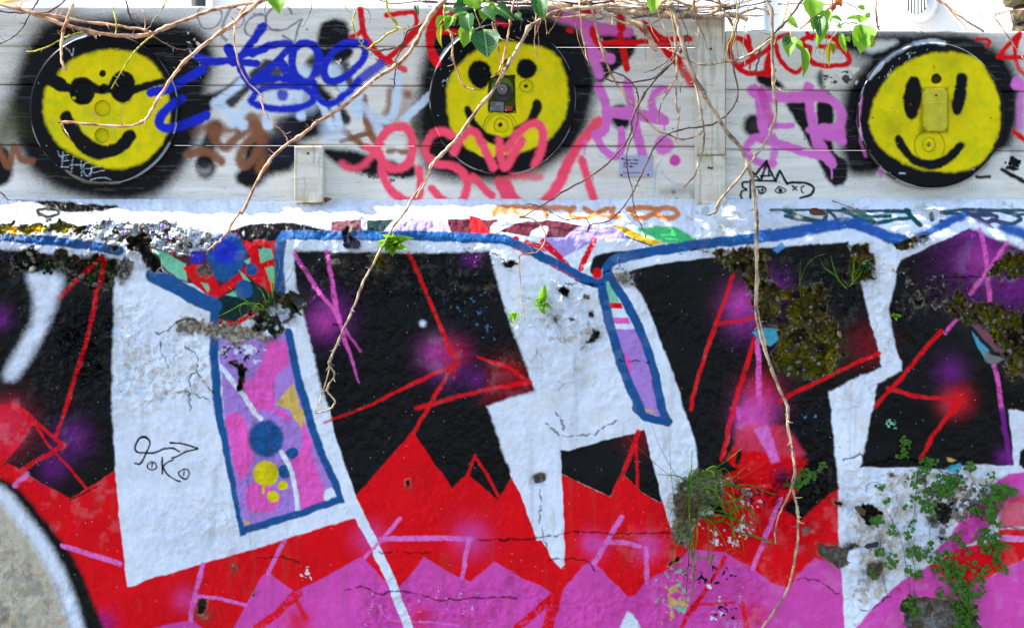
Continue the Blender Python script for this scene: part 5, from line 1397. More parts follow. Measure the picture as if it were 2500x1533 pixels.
# ------------------------------------------------------------------ three round plates with painted faces
def disc(name, label, cx, cy, rx, ry, face, recess, thick=0.026):
    root = empty(name, at(cx, cy, FY)); tag(root, label, 'round plate', 'round plates with painted smiling faces')
    PI_ = Matrix.Translation(-Vector(root.location))
    nt = 360; rad = np.concatenate([np.linspace(0.002, 0.97, 92), [0.978, 0.985, 0.991, 0.996, 1.0]]); th = np.linspace(0, 2 * math.pi, nt, endpoint=False)
    Rg, Tg = np.meshgrid(rad, th, indexing='ij')
    X_ = cx + Rg * np.cos(Tg) * rx; Y_ = cy + Rg * np.sin(Tg) * ry
    c = Canvas(X_, Y_, PAL['bk'], None)
    c.run(face)
    c.rgb *= (0.86 + 0.26 * fbm(c.X, c.Y, 40, 5, 41))[..., None]
    g = sst(0.5, 0.7, fbm(c.X, c.Y, 26, 5, 42))[..., None]; c.rgb *= 1 - g * np.array([0.16, 0.06, 0.0])
    for kind, px, py, r, dep, colr in recess:
        if kind == 'c': d = np.hypot(c.X - px, c.Y - py) - r
        else: d = np.maximum(np.abs(c.X - px) - r[0], np.abs(c.Y - py) - r[1])
        m = 1 - sst(-1.2, 1.2, d); c.h -= m * dep / 1000
        if colr: c.comp((slice(None), slice(None)), m * 0.93, PAL[colr], 0.6)
        lip = np.exp(-(d / 1.4) ** 2) * 0.5; c.rgb *= (1 - lip)[..., None]
    c.run(FENCE_OVER)
    # patchy light line along the edge
    e = sst(0.984, 0.992, Rg) * sst(0.45, 0.6, fbm(c.X, c.Y, 70, 3, 43)); c.comp((slice(None), slice(None)), e * 0.45, PAL['ltag'] * 0.6, 0.6)
    sp_ = (c.n1 > 0.9985) & (Rg > 0.3); c.rgb[sp_] = PAL['ltag'] * 0.6
    h = c.h + (fbm(c.X, c.Y, 120, 3, 44) - 0.5) * 0.003 - 0.004 * sst(0.975, 1.0, Rg)
    Yd = FY - thick - h; s2 = (D + Yd) / D / 1000
    G = np.stack([(X_ - 1250) * s2, Yd, CZ + (766.5 - Y_) * s2], -1)
    nr_, nc_ = G.shape[:2]; id_ = np.arange(nr_ * nc_).reshape(nr_, nc_); idn = np.roll(id_, -1, 1)
    F_ = np.stack([id_[:-1], idn[:-1], idn[1:], id_[1:]], -1).reshape(-1, 4)[:, ::-1]
    F_ = F_[:, ::-1]
    pl = new_mesh('plate', G.reshape(-1, 3), F_, M_disc, None, c.rgb.reshape(-1, 3), c.rough.reshape(-1)); pl.parent = root; pl.matrix_parent_inverse = PI_
    # rim
    a = G[-1]; b = a.copy(); b[:, 1] = FY + 0.001; k = np.arange(nt); k2 = (k + 1) % nt
    m1 = fbm(np.cos(th) * 200 + cx, np.sin(th) * 200 + cy, 60, 4, 45)
    rc = np.where((m1 > 0.5)[:, None], PAL['ltag'] * 0.7, PAL['dgrey']); rc = np.concatenate([rc, rc])
    rim = new_mesh('rim', np.concatenate([a, b]), np.stack([k, k2, nt + k2, nt + k], -1), M_disc, None, rc, np.full(2 * nt, .6)); rim.parent = root; rim.matrix_parent_inverse = PI_
    def child(o): o.parent = root; o.matrix_parent_inverse = PI_; return o
    return root, child
TA = lambda t, x, y: pts('%s %g,%g' % (t, x, y))[0][0]
def rc(kind, t, x, y, r, dep, colr=None):
    p = TA(t, x, y); k = TILES[t][2]
    return (kind, p[0], p[1], r * k if kind == 'c' else (r[0] * k, r[1] * k), dep, colr)
d1, ch1 = disc('smiley_plate', 'round plate with yellow smiling face wearing black sunglasses', 252, 265, 180, 183, DISC_FACES[0],
     [rc('c', 'A0', 590, 655, 72, 2.5), rc('c', 'A0', 880, 675, 62, 3), rc('c', 'A0', 728, 526, 22, 14, 'dk'), rc('c', 'A0', 725, 772, 55, 9), rc('c', 'A0', 723, 964, 48, 9), rc('c', 'A0', 735, 625, 24, 8, 'dk')])
d2, ch2 = disc('smiley_plate', 'round plate with smiling face and an open motor recess for a nose', 1227, 242, 179, 185, DISC_FACES[1],
     [rc('c', 'G', 1050, 435, 133, 3), rc('c', 'G', 1042, 436, 33, 12, 'rust'), rc('c', 'G', 100, 360, 152, 3), rc('c', 'G', 505, 1300, 355, 2.0), rc('c', 'G', 500, 1290, 290, -1.2), rc('c', 'G', 530, 1230, 142, 3),
      rc('c', 'G', 518, 1230, 36, 12, 'rust'), rc('r', 'G', 552, 585, (268, 382), 22, 'dgrn'), rc('c', 'A1', 1785, 450, 21, 9, 'dirt')])
d3, ch3 = disc('smiley_plate', 'round plate with tall-eyed smiling face and a yellow cover box nose', 2275, 281, 178, 178, DISC_FACES[2],
     [rc('c', 'A3', 1235, 562, 33, 12, 'dk'), rc('c', 'A3', 1190, 1035, 108, 3), rc('c', 'A3', 1185, 1025, 48, -3), rc('c', 'A3', 1184, 1024, 10, 8, 'dirt'), rc('c', 'A3', 1055, 740, 16, 5, 'rust')])
# motor in the middle plate
def gp(x, y): return TA('G', x, y)
YF = FY - 0.026 + 0.022
def gcyl(name, x, y, r, y0, y1, mat, seg=32, r2=None):
    p = gp(x, y); k = TILES['G'][2] / 1000
    c_ = at(p[0], p[1], (y0 + y1) / 2); return ch2(bobj(name, cyl_bm(c_, r * k, abs(y1 - y0), seg=seg, r2=None if r2 is None else r2 * k), mat, None, False))
def gbox(name, x0, y0, x1, y1, ya, yb, mat, bev=.0004):
    a = gp(x0, y0); b = gp(x1, y1); return ch2(pbox(name, a[0], b[0], a[1], b[1], ya, yb, mat, bev))
M_gplate = mat_noise('green_yellow', (84, 104, 8), (120, 136, 14), 30, 0.6, 0.1)
gcyl('gear_wheel', 555, 480, 240, YF - 0.004, YF + 0.001, M_gplate)
gcyl('gear_wheel', 560, 560, 200, YF - 0.007, YF - 0.0035, M_mdark)
gcyl('motor', 555, 495, 106, YF - 0.014, YF - 0.006, M_motor)
gcyl('motor_hub', 555, 495, 70, YF - 0.017, YF - 0.013, mat_noise('hub', (96, 78, 66), (120, 104, 92), 40, .5, .1))
gcyl('axle', 552, 492, 16, YF - 0.021, YF - 0.016, M_plaq, 12)
gbox('backing_plate', 300, 740, 590, 950, YF - 0.006, YF + 0.001, M_motor)
gbox('battery', 610, 830, 770, 940, YF - 0.012, YF + 0.001, M_red, .002)
gbox('bracket', 445, 770, 545, 825, YF - 0.010, YF - 0.004, M_plaq)
gcyl('screw', 500, 795, 28, YF - 0.012, YF - 0.0095, M_motor, 14); gcyl('screw', 328, 890, 24, YF - 0.010, YF - 0.006, M_plaq, 14); gcyl('screw', 630, 920, 16, YF - 0.014, YF - 0.011, M_plaq, 12)
gcyl('screw', 300, 950, 14, YF - 0.012, YF - 0.006, M_plaq, 10); gcyl('screw', 800, 950, 14, YF - 0.012, YF - 0.006, M_plaq, 10)
# cover box and pin on the right plate
p0 = TA('A3', 1137, 632); p1 = TA('A3', 1308, 935); yf3 = FY - 0.026
def cover_bm():
    a = at(p0[0], p1[1], yf3); b = at(p1[0], p0[1], yf3); c = 0.012
    bm = bmesh.new(); O = [(a.x + c, a.z), (b.x - c * .6, a.z), (b.x, a.z + c), (b.x, b.z - c * .8), (b.x - c * .6, b.z), (a.x + c * .6, b.z), (a.x, b.z - c), (a.x, a.z + c)]
    f = bm.faces.new([bm.verts.new((x, yf3 + 0.001, z)) for x, z in O]); r = bmesh.ops.extrude_face_region(bm, geom=[f])
    bmesh.ops.translate(bm, vec=(0, -0.014, 0), verts=[v for v in r['geom'] if isinstance(v, bmesh.types.BMVert)])
    bmesh.ops.recalc_face_normals(bm, faces=bm.faces)
    es = [e for e in bm.edges if all(v.co.y < yf3 - 0.005 for v in e.verts)]
    bmesh.ops.bevel(bm, geom=es, offset=0.0025, segments=2, affect='EDGES'); return bm
ch3(bobj('cover_box', cover_bm(), M_ylw))
a = TA('A3', 1140, 732); b = TA('A3', 1305, 732); ch3(pbox('cover_ridge', a[0], b[0], a[1] - 1.0, a[1] + 1.2, yf3 - 0.0145, yf3 - 0.0125, M_ylw, .0004))
p = TA('A3', 1237, 678); ch3(bobj('cover_screw', cyl_bm(at(p[0], p[1], yf3 - 0.0138), 0.0028, 0.002, seg=12), M_pipe))
p = TA('A3', 1184, 1024); ch3(bobj('spindle', cyl_bm(at(p[0], p[1], yf3 - 0.005), 0.003, 0.006, seg=12), M_motor))
a = TA('A3', 1180, 1035); b = TA('A3', 1162, 1085)

# ------------------------------------------------------------------ small engraved plaque
plq = pbox('plaque', 1513, 1593, 380, 432, FY - 0.004, FY - 0.0005, M_plaq, .0008)
tag(plq, 'small lilac metal plaque engraved with a joke, screwed to the fence', 'plaque')
for px, py in ((1519.8, 388), (1584.5, 386.5), (1517.5, 428), (1582.6, 427.3)):
    o = bobj('screw', cyl_bm(at(px, py, FY - 0.0048), 0.0028, 0.0018, seg=14, r2=0.0028), M_screw); o.parent = plq
def letters(txt, px, py, size, parent, mat, Yd, xs_=1.0):
    cu = bpy.data.curves.new('lettering', 'FONT'); cu.body = txt; cu.size = size; cu.extrude = 0.0002; cu.space_character = 1.12; cu.offset = 0.00028 if size > .006 else 0.0001
    t = bpy.data.objects.new('lettering', cu); COL.objects.link(t)
    dg = bpy.context.evaluated_depsgraph_get(); me = bpy.data.meshes.new_from_object(t.evaluated_get(dg)); bpy.data.objects.remove(t)
    me.materials.clear(); me.materials.append(mat)
    o = bpy.data.objects.new('lettering', me); COL.objects.link(o); o.location = at(px, py, Yd); o.rotation_euler = (math.radians(90), 0, 0); o.scale = (xs_, 1, 1); o.parent = parent
    return o
for txt, px, py, sz in (("'Have You", 1523.5, 393.6, .0082), ('Got News', 1522, 402, .0082), ("For Me'", 1522, 409.8, .0082), ('Bill Personell Street Art', 1521.5, 423.3, .0046)):
    letters(txt, px, py, sz, plq, M_ink, FY - 0.0042, 0.94 if sz > .006 else 1.0)

# ------------------------------------------------------------------ vines
def tube(paths):
    """paths: list of (Nx3 points, r0, r1) -> vertices, faces (with swollen nodes and slight kinks)"""
    Vv = []; Ff = []; ns = 7
    for Pp, r0, r1 in paths:
        n = len(Pp); base = len(Vv); nd = rr.uniform(0, 6)
        for i in range(n):
            t = i / (n - 1); a = Pp[max(0, i - 1)]; b = Pp[min(n - 1, i + 1)]; d = (b - a).normalized()
            u = d.cross(Vector((0.12, -1, 0.07))).normalized(); v = d.cross(u)
            r = (r0 + (r1 - r0) * t) * (1 + 0.16 * math.sin(i * 1.7 + nd) * math.sin(i * 0.63 + nd * 2))
            ph = (i + nd) % 9
            if ph < 1: r *= 1.38
            elif ph < 2 or ph > 8: r *= 1.12
            for k in range(ns):
                an = 2 * math.pi * k / ns; q = r * (1 + rr.uniform(-.07, .07))
                Vv.append(Pp[i] + u * math.cos(an) * q + v * math.sin(an) * q)
        for i in range(n - 1):
            for k in range(ns):
                k2 = (k + 1) % ns; Ff.append((base + i * ns + k, base + i * ns + k2, base + (i + 1) * ns + k2, base + (i + 1) * ns + k))
        c0 = len(Vv); Vv.append(Pp[0]); Vv.append(Pp[-1] + (Pp[-1] - Pp[-2]) * 0.3)
        for k in range(ns):
            k2 = (k + 1) % ns; Ff.append((c0, base + k2, base + k, base + k)); Ff.append((c0 + 1, base + (n - 1) * ns + k, base + (n - 1) * ns + k2, base + (n - 1) * ns + k2))
    return Vv, [f for f in Ff]
def tube_obj(name, paths, mat, parent=None):
    Vv, Ff = tube(paths)
    me = bpy.data.meshes.new(name); me.from_pydata([tuple(v) for v in Vv], [], [tuple(dict.fromkeys(f)) for f in Ff]); me.update()
    for p in me.polygons: p.use_smooth = True
    me.materials.append(mat); o = bpy.data.objects.new(name, me); COL.objects.link(o)
    if parent: o.parent = parent
    return o
def vpath(s, y0, y1, wob=0.006, n=5):
    P = [p[:2] for p in pts(s)[0]]
    Q = crom(P, n); m = len(Q); out = []; ph = rr.uniform(0, 6)
    for i, q in enumerate(Q):
        t = i / max(1, m - 1)
        Yd = y0 + (y1 - y0) * t + wob * math.sin(ph + t * 9)
        out.append(at(q[0] + rr.uniform(-1.3, 1.3), q[1] + rr.uniform(-1.3, 1.3), Yd))
    return out
def clear(Pp, gap=0.012):
    """keep a hanging vine just off the wall, the fence and the plates"""
    for p in Pp:
        sc = (D + p.y) / D / 1000; px = 1250 + p.x / sc; py = 766.5 - (p.z - CZ) / sc
        lim = FY - 0.034 - gap if py < 490 else wall_Y(px, py) - gap * 0.6
        if p.y > lim: p.y = lim
    return Pp
def vine(label, main, r0, r1, y0, y1, mat, twigs=(), name='vine', cat='vine'):
    o = tube_obj(name, [(clear(vpath(main, y0, y1)), r0 / 800, r1 / 800)], mat); tag(o, label, cat, 'bare vines hanging over the fence and wall')
    for s, a, b in twigs:
        ya = y0 if len(s) == 0 else (y0 + y1) / 2
        tube_obj('twig', [(clear(vpath(s, ya, ya - 0.01)), a / 850, b / 850)], mat, o)
    # short spurs and buds on the nodes
    M = clear(vpath(main, y0, y1)); sp_ = []
    for i in range(4, len(M) - 2):
        if rr.random() < 0.20:
            d = (M[i + 1] - M[i]).normalized(); u = Vector((rr.uniform(-1, 1), rr.uniform(-.6, .2), rr.uniform(-1, 1))); u = (u - d * u.dot(d)).normalized()
            L = rr.uniform(.006, .02); q = (d * .5 + u).normalized(); sp_.append(([M[i], M[i] + q * L * .5, M[i] + q * L + Vector((0, 0, .2 * L))], min(r0, 3) / 2200, .0005))
    if sp_: tube_obj('spur', sp_, mat, o)['kind'] = 'stuff'
    return o
vine('thick brown vine sagging across the top of the sunglasses plate', 'A0 -80,10 120,60 350,140 500,190 700,235 900,255 1050,250 1150,210 1350,130 1500,75 1700,40 1860,10 2000,-30', 4.2, 3.4, .03, .01, M_barkA,
     [('A0 690,235 680,265 685,275', 1.5, .8), ('A0 1080,235 1040,215 1025,215', 2, 1.2), ('A0 1025,215 1030,130 1010,70', 1.2, .9)])
vine('second brown vine running just above the sagging one', 'A0 -60,15 100,60 250,95 420,120 600,155 800,180 1000,210 1040,215', 3.2, 2.4, .02, .01, M_barkA, [('A0 125,85 100,120', 1.2, .8)])
vine('short sunlit twig dangling onto the sunglasses plate forehead', 'A0 515,35 480,130 445,250 435,400 450,470 475,500', 3.4, 2.0, -.01, -.03, M_barkA, [('A0 455,470 440,500', 1.2, .7)])
vine('bright curling vine crossing the sunglasses plate cheek to the mouth', 'A0 1880,-30 1830,20 1750,90 1600,210 1450,320 1310,440 1200,580 1100,740 1050,830 980,880 850,900 650,885 500,870 410,868', 4.2, 2.2, -.02, -.07, M_barkA,
     [('A0 440,880 460,920 490,965 495,995', 1.4, 1), ('A0 1600,205 1520,210', 1.6, 1), ('A0 1670,150 1640,120', 1.2, .7)])
vine('thin yellow-green tendril beside the forehead of the sunglasses plate', 'A0 600,225 510,250 420,290 300,350 190,370', 1.7, 1.2, .02, .0, M_barkG)
vine('straight yellow-green shoot pointing at the sunglasses bridge', 'A0 1090,250 980,340 880,480 790,630', 1.8, 1.0, .0, .0, M_barkG)
vine('short yellow-green stalk above the sunglasses plate', 'A0 800,50 825,170 820,240', 1.6, 1.4, .01, .0, M_barkG)
vine('thin dark vine looping behind the sagging vine', 'A0 890,-20 920,110 1000,200 1150,300 1280,355 1400,345', 1.6, 1.0, .05, .05, M_barkC)
vine('thin dark tendril falling off the top corner of the fence', 'A0 285,-20 220,90 150,210 60,285 -30,320', 1.6, 1.1, .05, .05, M_barkC)
vine('thin brown vine along the fence top by the corner', 'A0 480,-10 350,80 150,95 -30,80', 1.8, 1.5, .04, .03, M_barkC)
vine('wiry vine wandering down through the blue tag', 'A0 1790,-10 1690,130 1660,280 1690,430 1750,570 1860,680 A1 50,690 70,780 130,870 210,940 240,1000', 1.9, 1.2, .04, .03, M_barkA)
vine('long diagonal vine from the leaves down to the coping', 'A1 1380,-20 1280,80 1200,200 1150,300 1080,400 980,490 880,550 700,700 600,780 450,870 340,960 200,1050 100,1160 20,1290 A0 1720,1511 B0 1700,110 1600,270 1540,330 1470,385', 4.6, 2.0, -.01, -.09, M_barkA,
     [('A1 450,870 440,855', 2.2, 1.4), ('A1 340,965 320,975', 2.2, 1.4), ('A1 890,548 900,530', 1.6, 1)])
vine('dark forked vine beside the long diagonal one', 'A1 1360,20 1280,90 1180,180 1080,225 1060,320 1010,420 1000,560 990,630', 2.6, 1.2, .02, .02, M_barkC,
     [('A1 1080,225 1060,300 1000,340 880,360 800,350', 2.6, 1.8), ('A1 995,490 930,460 860,420', 1.6, .9), ('A1 840,380 820,400', 1, .6)])
vine('yellow-green hooked vine by the red tag', 'A1 935,-20 960,100 1020,200 940,250 850,320 800,350 740,280 705,200 700,150 720,85', 2.4, 1.4, .03, .02, M_barkG, [('A1 1020,195 1080,210', 2.2, 1.8), ('A1 700,160 690,190', .9, .5)])
vine('pale vine ending beside the open-motor plate eye', 'A1 1350,40 1360,170 1410,270 1410,390 1450,530 1500,620 1575,640', 2.2, 1.6, .0, -.02, M_barkA, [('D 540,640 620,660 690,700', .8, .5), ('D 570,700 580,780', .8, .5)])
vine('long twisted vine over the open-motor plate reaching the black letter', 'A2 720,40 380,80 220,150 150,200 90,310 0,470 A1 1700,640 1600,760 1520,870 1450,970 1340,1090 1270,1160 1210,1290 1130,1400 1070,1511 B1 1000,200 900,380 780,600 700,800 620,980 560,1110 530,1180 570,1260 520,1370 575,1450 530,1511 C1 440,22 420,15', 4.2, 1.4, .0, -.05, M_barkB,
     [('B1 620,970 575,1080 540,1190 500,1350 440,1511 C1 432,10', 1.6, 1.0), ('A1 1290,1130 1260,1200 1220,1290 1150,1400', 1.8, 1.2)])
vine('forked vine hanging in front of the open-motor plate nose', 'A1 1850,-10 1820,150 1800,270 1770,420 1740,500 1680,555', 2.4, 1.4, .0, -.02, M_barkA, [('A1 1690,160 1720,280 1750,430 1760,500', 1.6, 1.2), ('A1 1710,170 1740,270 1800,290', 1.4, 1)])
vine('thick old vine lying along the fence top by the white post', 'A2 250,55 420,40 640,45 760,80 900,95 1080,100 1280,115 1420,125 1600,110 1700,140', 6.0, 4.6, .05, .03, M_barkB,
     [('A2 450,60 520,120 640,140 740,100', 2.6, 2.0), ('A2 800,80 880,150 960,190 1030,330 1050,350', 6.0, 5.0), ('A2 620,80 760,140 900,185 1000,180 1090,130', 2.6, 2), ('A2 1310,-20 1310,110', 5, 4), ('A2 1490,-20 1500,60 1440,100', 5, 4), ('A2 1560,110 1600,190', 4, 2.5)])
vine('twisted brown vine among the tangle over the pink tag', 'A2 480,-20 640,40 820,70 980,60 1100,20 1200,-20', 3.4, 2.6, .06, .05, M_barkA, [('A2 900,-20 960,40 1100,70 1240,90', 3, 2.2), ('A2 700,-20 780,40 860,60', 2, 1.5)])
vine('slim vine weaving across the pink tag toward the post', 'A2 540,-20 600,80 640,260 700,440 770,600 900,760 1050,920 1150,960 1240,990 1350,960 1390,920', 2.3, 1.6, .0, .0, M_barkA)
vine('short thin shoot dangling over the pink tag', 'A2 505,-10 510,60 520,200 550,370 578,470', 1.3, .9, .02, .01, M_barkA)
vine('dark looped vine circling above the plaque and down past the coping', 'A2 1260,320 1170,440 1050,550 850,590 720,570 685,540 710,515 800,530 890,600 925,700 910,900 850,1060 850,1200 880,1350 890,1450 B2 910,130 980,290', 1.9, .9, .03, .0, M_barkC, [('A2 1140,430 1050,490 970,515', 1.4, .9)])
vine('grey knotted vine hanging left of the white post', 'A2 1130,-20 1170,130 1190,300 1200,500 1195,700 1205,800', 3.2, 1.6, .0, .0, M_barkB, [('A2 1218,760 1210,870 1190,1030', 1.8, 1.2), ('A2 1190,560 1120,680 1080,760 1060,880', 1.6, 1), ('A2 1250,480 1230,600 1220,660', 1.2, .8), ('A2 1160,600 1050,700 950,790', 1.1, .8)])
vine('long ropey vine crossing the post and hanging to the foot of the wall', 'A2 1150,20 1210,200 1260,380 1330,560 1420,720 1530,900 1650,1050 1700,1160 1740,1300 1760,1511 B2 1770,200 1760,400 1770,600 1760,800 1800,1000 1860,1190 B3 60,1200 140,1400 185,1511 C3 180,130 210,280 230,420 210,540 240,650 250,800 240,960 180,1230 80,1400 0,1511 -60,1620', 4.2, 2.0, -.02, -.05, M_barkB,
     [('B2 1765,10 1758,200 1772,420 1758,620 1775,820 1830,1050', 2.4, 2.0), ('C3 170,20 200,200 225,400 205,540 130,700 90,830 95,930', 2.4, 1.4)])
vine('forked twig in front of the post pointing at the coping', 'A2 1290,460 1330,600 1370,780 1390,930 1385,1060 1330,1230 1250,1330', 2.2, 1.4, -.01, -.01, M_barkB, [('A2 1388,1040 1400,1080 1420,1110', 1.2, .8), ('A2 1390,930 1340,960 1290,985', 2, 1.4)])
vine('dark diagonal vine from the post past the plaque onto the coping', 'A2 1275,250 1200,400 1050,560 940,720 880,860 870,960 780,1080 640,1220 430,1340 160,1511 B2 80,150', 2.6, 1.2, .0, -.01, M_barkC, [('A2 1210,330 1120,470 1040,560', 1.6, 1)])
vine('thin grey vine swinging across the post under the red tag', 'A2 1880,270 1700,400 1550,440 1400,460 1300,440 1200,380 1130,350', 2.4, 1.8, -.005, .0, M_barkB)
vine('wiry dark vine winding from the post to the painted coping', 'A2 1640,130 1590,300 1590,430 1630,640 1600,760 1500,860 1380,900 1230,920 1130,960 1040,1050 990,1150 930,1280 880,1380 790,1511 B2 790,110 700,180 590,200 560,255 580,210 540,150 400,160 250,80 130,50', 1.8, 1.0, -.01, -.01, M_barkC)
vine('long grey vine bowing down beside the pink letters', 'A3 20,-30 70,100 75,300 80,600 100,800 50,960 0,1050 A2 1780,1080 1650,1250 1500,1430 1470,1511 B2 1500,60 1470,115 1410,130', 3.2, 2.0, -.02, -.04, M_barkB, [('A3 80,600 130,640 180,665 195,690', 1.8, 1.0), ('A3 85,605 100,570', 1.4, .8), ('A2 1760,1060 1710,1090', 1.6, .9), ('B2 1490,70 1500,30', 1.6, 1)])
vine('dark straight vine crossing above the red letters', 'A3 300,-20 200,120 100,230 0,320 A2 1780,420 1750,520', 2.6, 1.8, .01, .0, M_barkC)
vine('pale vine arching over the gap beside the post', 'A2 1600,120 1700,80 1800,65 1860,110 1880,140', 2.4, 1.6, .06, .05, M_barkA, [('A2 1660,180 1750,220 1860,245', .8, .6)])
vine('brown vine pair slanting past the wall vent', 'A3 1220,-20 1330,60 1420,130 1570,225', 2.8, 2.0, .07, .07, M_barkA, [('A3 1240,-10 1370,110 1460,220', 1.8, 1.2)])
vine('thin vine dropping behind the leafy sprig', 'A3 812,-20 805,130 830,220', 2.2, 1.6, .08, .08, M_barkA, [('A3 830,200 815,190', 1, .6)])
vine('thin vine bent over the stone pier corner', 'A3 1880,70 1750,80 1650,120 1720,220 1790,330 1860,420', 1.6, 1.0, .05, .03, M_barkA, [('A3 1540,90 1570,150 1690,205', .8, .6)])
vine('fine loose tendril curling on the green-sided coping', 'B2 80,150 160,155 230,200 265,270 255,340 200,395 100,410 82,450 85,550 95,700 120,880', 1.4, .8, -.02, -.02, M_barkA)
vine('short dark stick resting on the coping by the corner', 'A0 -20,1365 20,1375 60,1420 160,1420 240,1425', 1.6, .6, .06, .07, M_barkC)
vine('thin dry grass stem lying on the coping ledge under the cover-box plate', 'A3 500,1425 570,1450 640,1480', 1.0, .6, .07, .07, M_barkC)

# ------------------------------------------------------------------ leaves
def leaf_mesh(name, mat, kind='rose', seed=0):
    r = random.Random(seed); n = 7; Vv = []; Ff = []
    for j in range(n + 1):
        t = j / n
        w = 0.5 * math.sin(math.pi * min(1, t ** 0.75 * 0.98 + 0.01)) ** 0.8 if kind == 'rose' else 0.5 * math.sin(math.pi * t ** 0.9) ** 0.7
        if j in (0, n): w = 0.012
        ser = 1 + (0.08 if (kind == 'rose' and j % 2) else 0)
        cz = 0.10 * math.sin(t * 2.6) + r.uniform(-.012, .012)
        for u in (-1, -.5, 0, .5, 1):
            Vv.append((u * w * ser, t, cz + abs(u) * w * 0.42 - (abs(u) == .5) * w * 0.02))
    for j in range(n):
        for i in range(4): a = j * 5 + i; Ff.append((a, a + 1, a + 6, a + 5))
    me = bpy.data.meshes.new(name); me.from_pydata(Vv, [], Ff); me.update()
    for p in me.polygons: p.use_smooth = True
    me.materials.append(mat); return me
LEAF = {k: [leaf_mesh('leaf', m, 'rose', i) for i in range(3)] for k, m in (('d', M_leafD), ('l', M_leafL), ('y', M_leafY))}
def leaf(base, tip, wpx, kind, Yb, Yt, parent, roll=0.0, name='leaf', mesh=None):
    b = at(base[0], base[1], Yb); t = at(tip[0], tip[1], Yt); d = t - b; L = d.length; d.normalize()
    n = Vector((rr.uniform(-.15, .15), -1, 0.35)); n = (n - d * n.dot(d)).normalized(); n = Matrix.Rotation(roll, 3, d) @ n; x = d.cross(n).normalized()
    Mx = Matrix((x, d, n)).transposed().to_4x4()
    o = bpy.data.objects.new(name, mesh or rr.choice(LEAF[kind])); COL.objects.link(o)
    o.parent = parent
    o.matrix_world = Matrix.Translation(b) @ Mx @ Matrix.Diagonal((wpx / 1000, L, L, 1))
    return o
rose = empty('climbing_rose', at(1500, 0, FY)); rose['label'] = 'leafy climbing rose with orange hips sprawling along the fence top'; rose['category'] = 'climbing rose'
RP = Vector(rose.location)
bpy.context.view_layer.update()
def rose_leaf(t, bx, by, tx, ty, w, kind, y0=.03, y1=.01, roll=0.0):
    b = TA(t, bx, by); e = TA(t, tx, ty)
    if t == 'E' and kind == 'd' and rr.random() < .55: kind = 'l'  # turns some dark leaves to the sunlit colour
    o = leaf(b, e, 1.35 * w * TILES[t][2], kind, y0 - .055, y1 - .055, None, roll); M0 = o.matrix_world.copy()
    o.parent = rose; o.matrix_parent_inverse = Matrix.Translation(-RP); return o
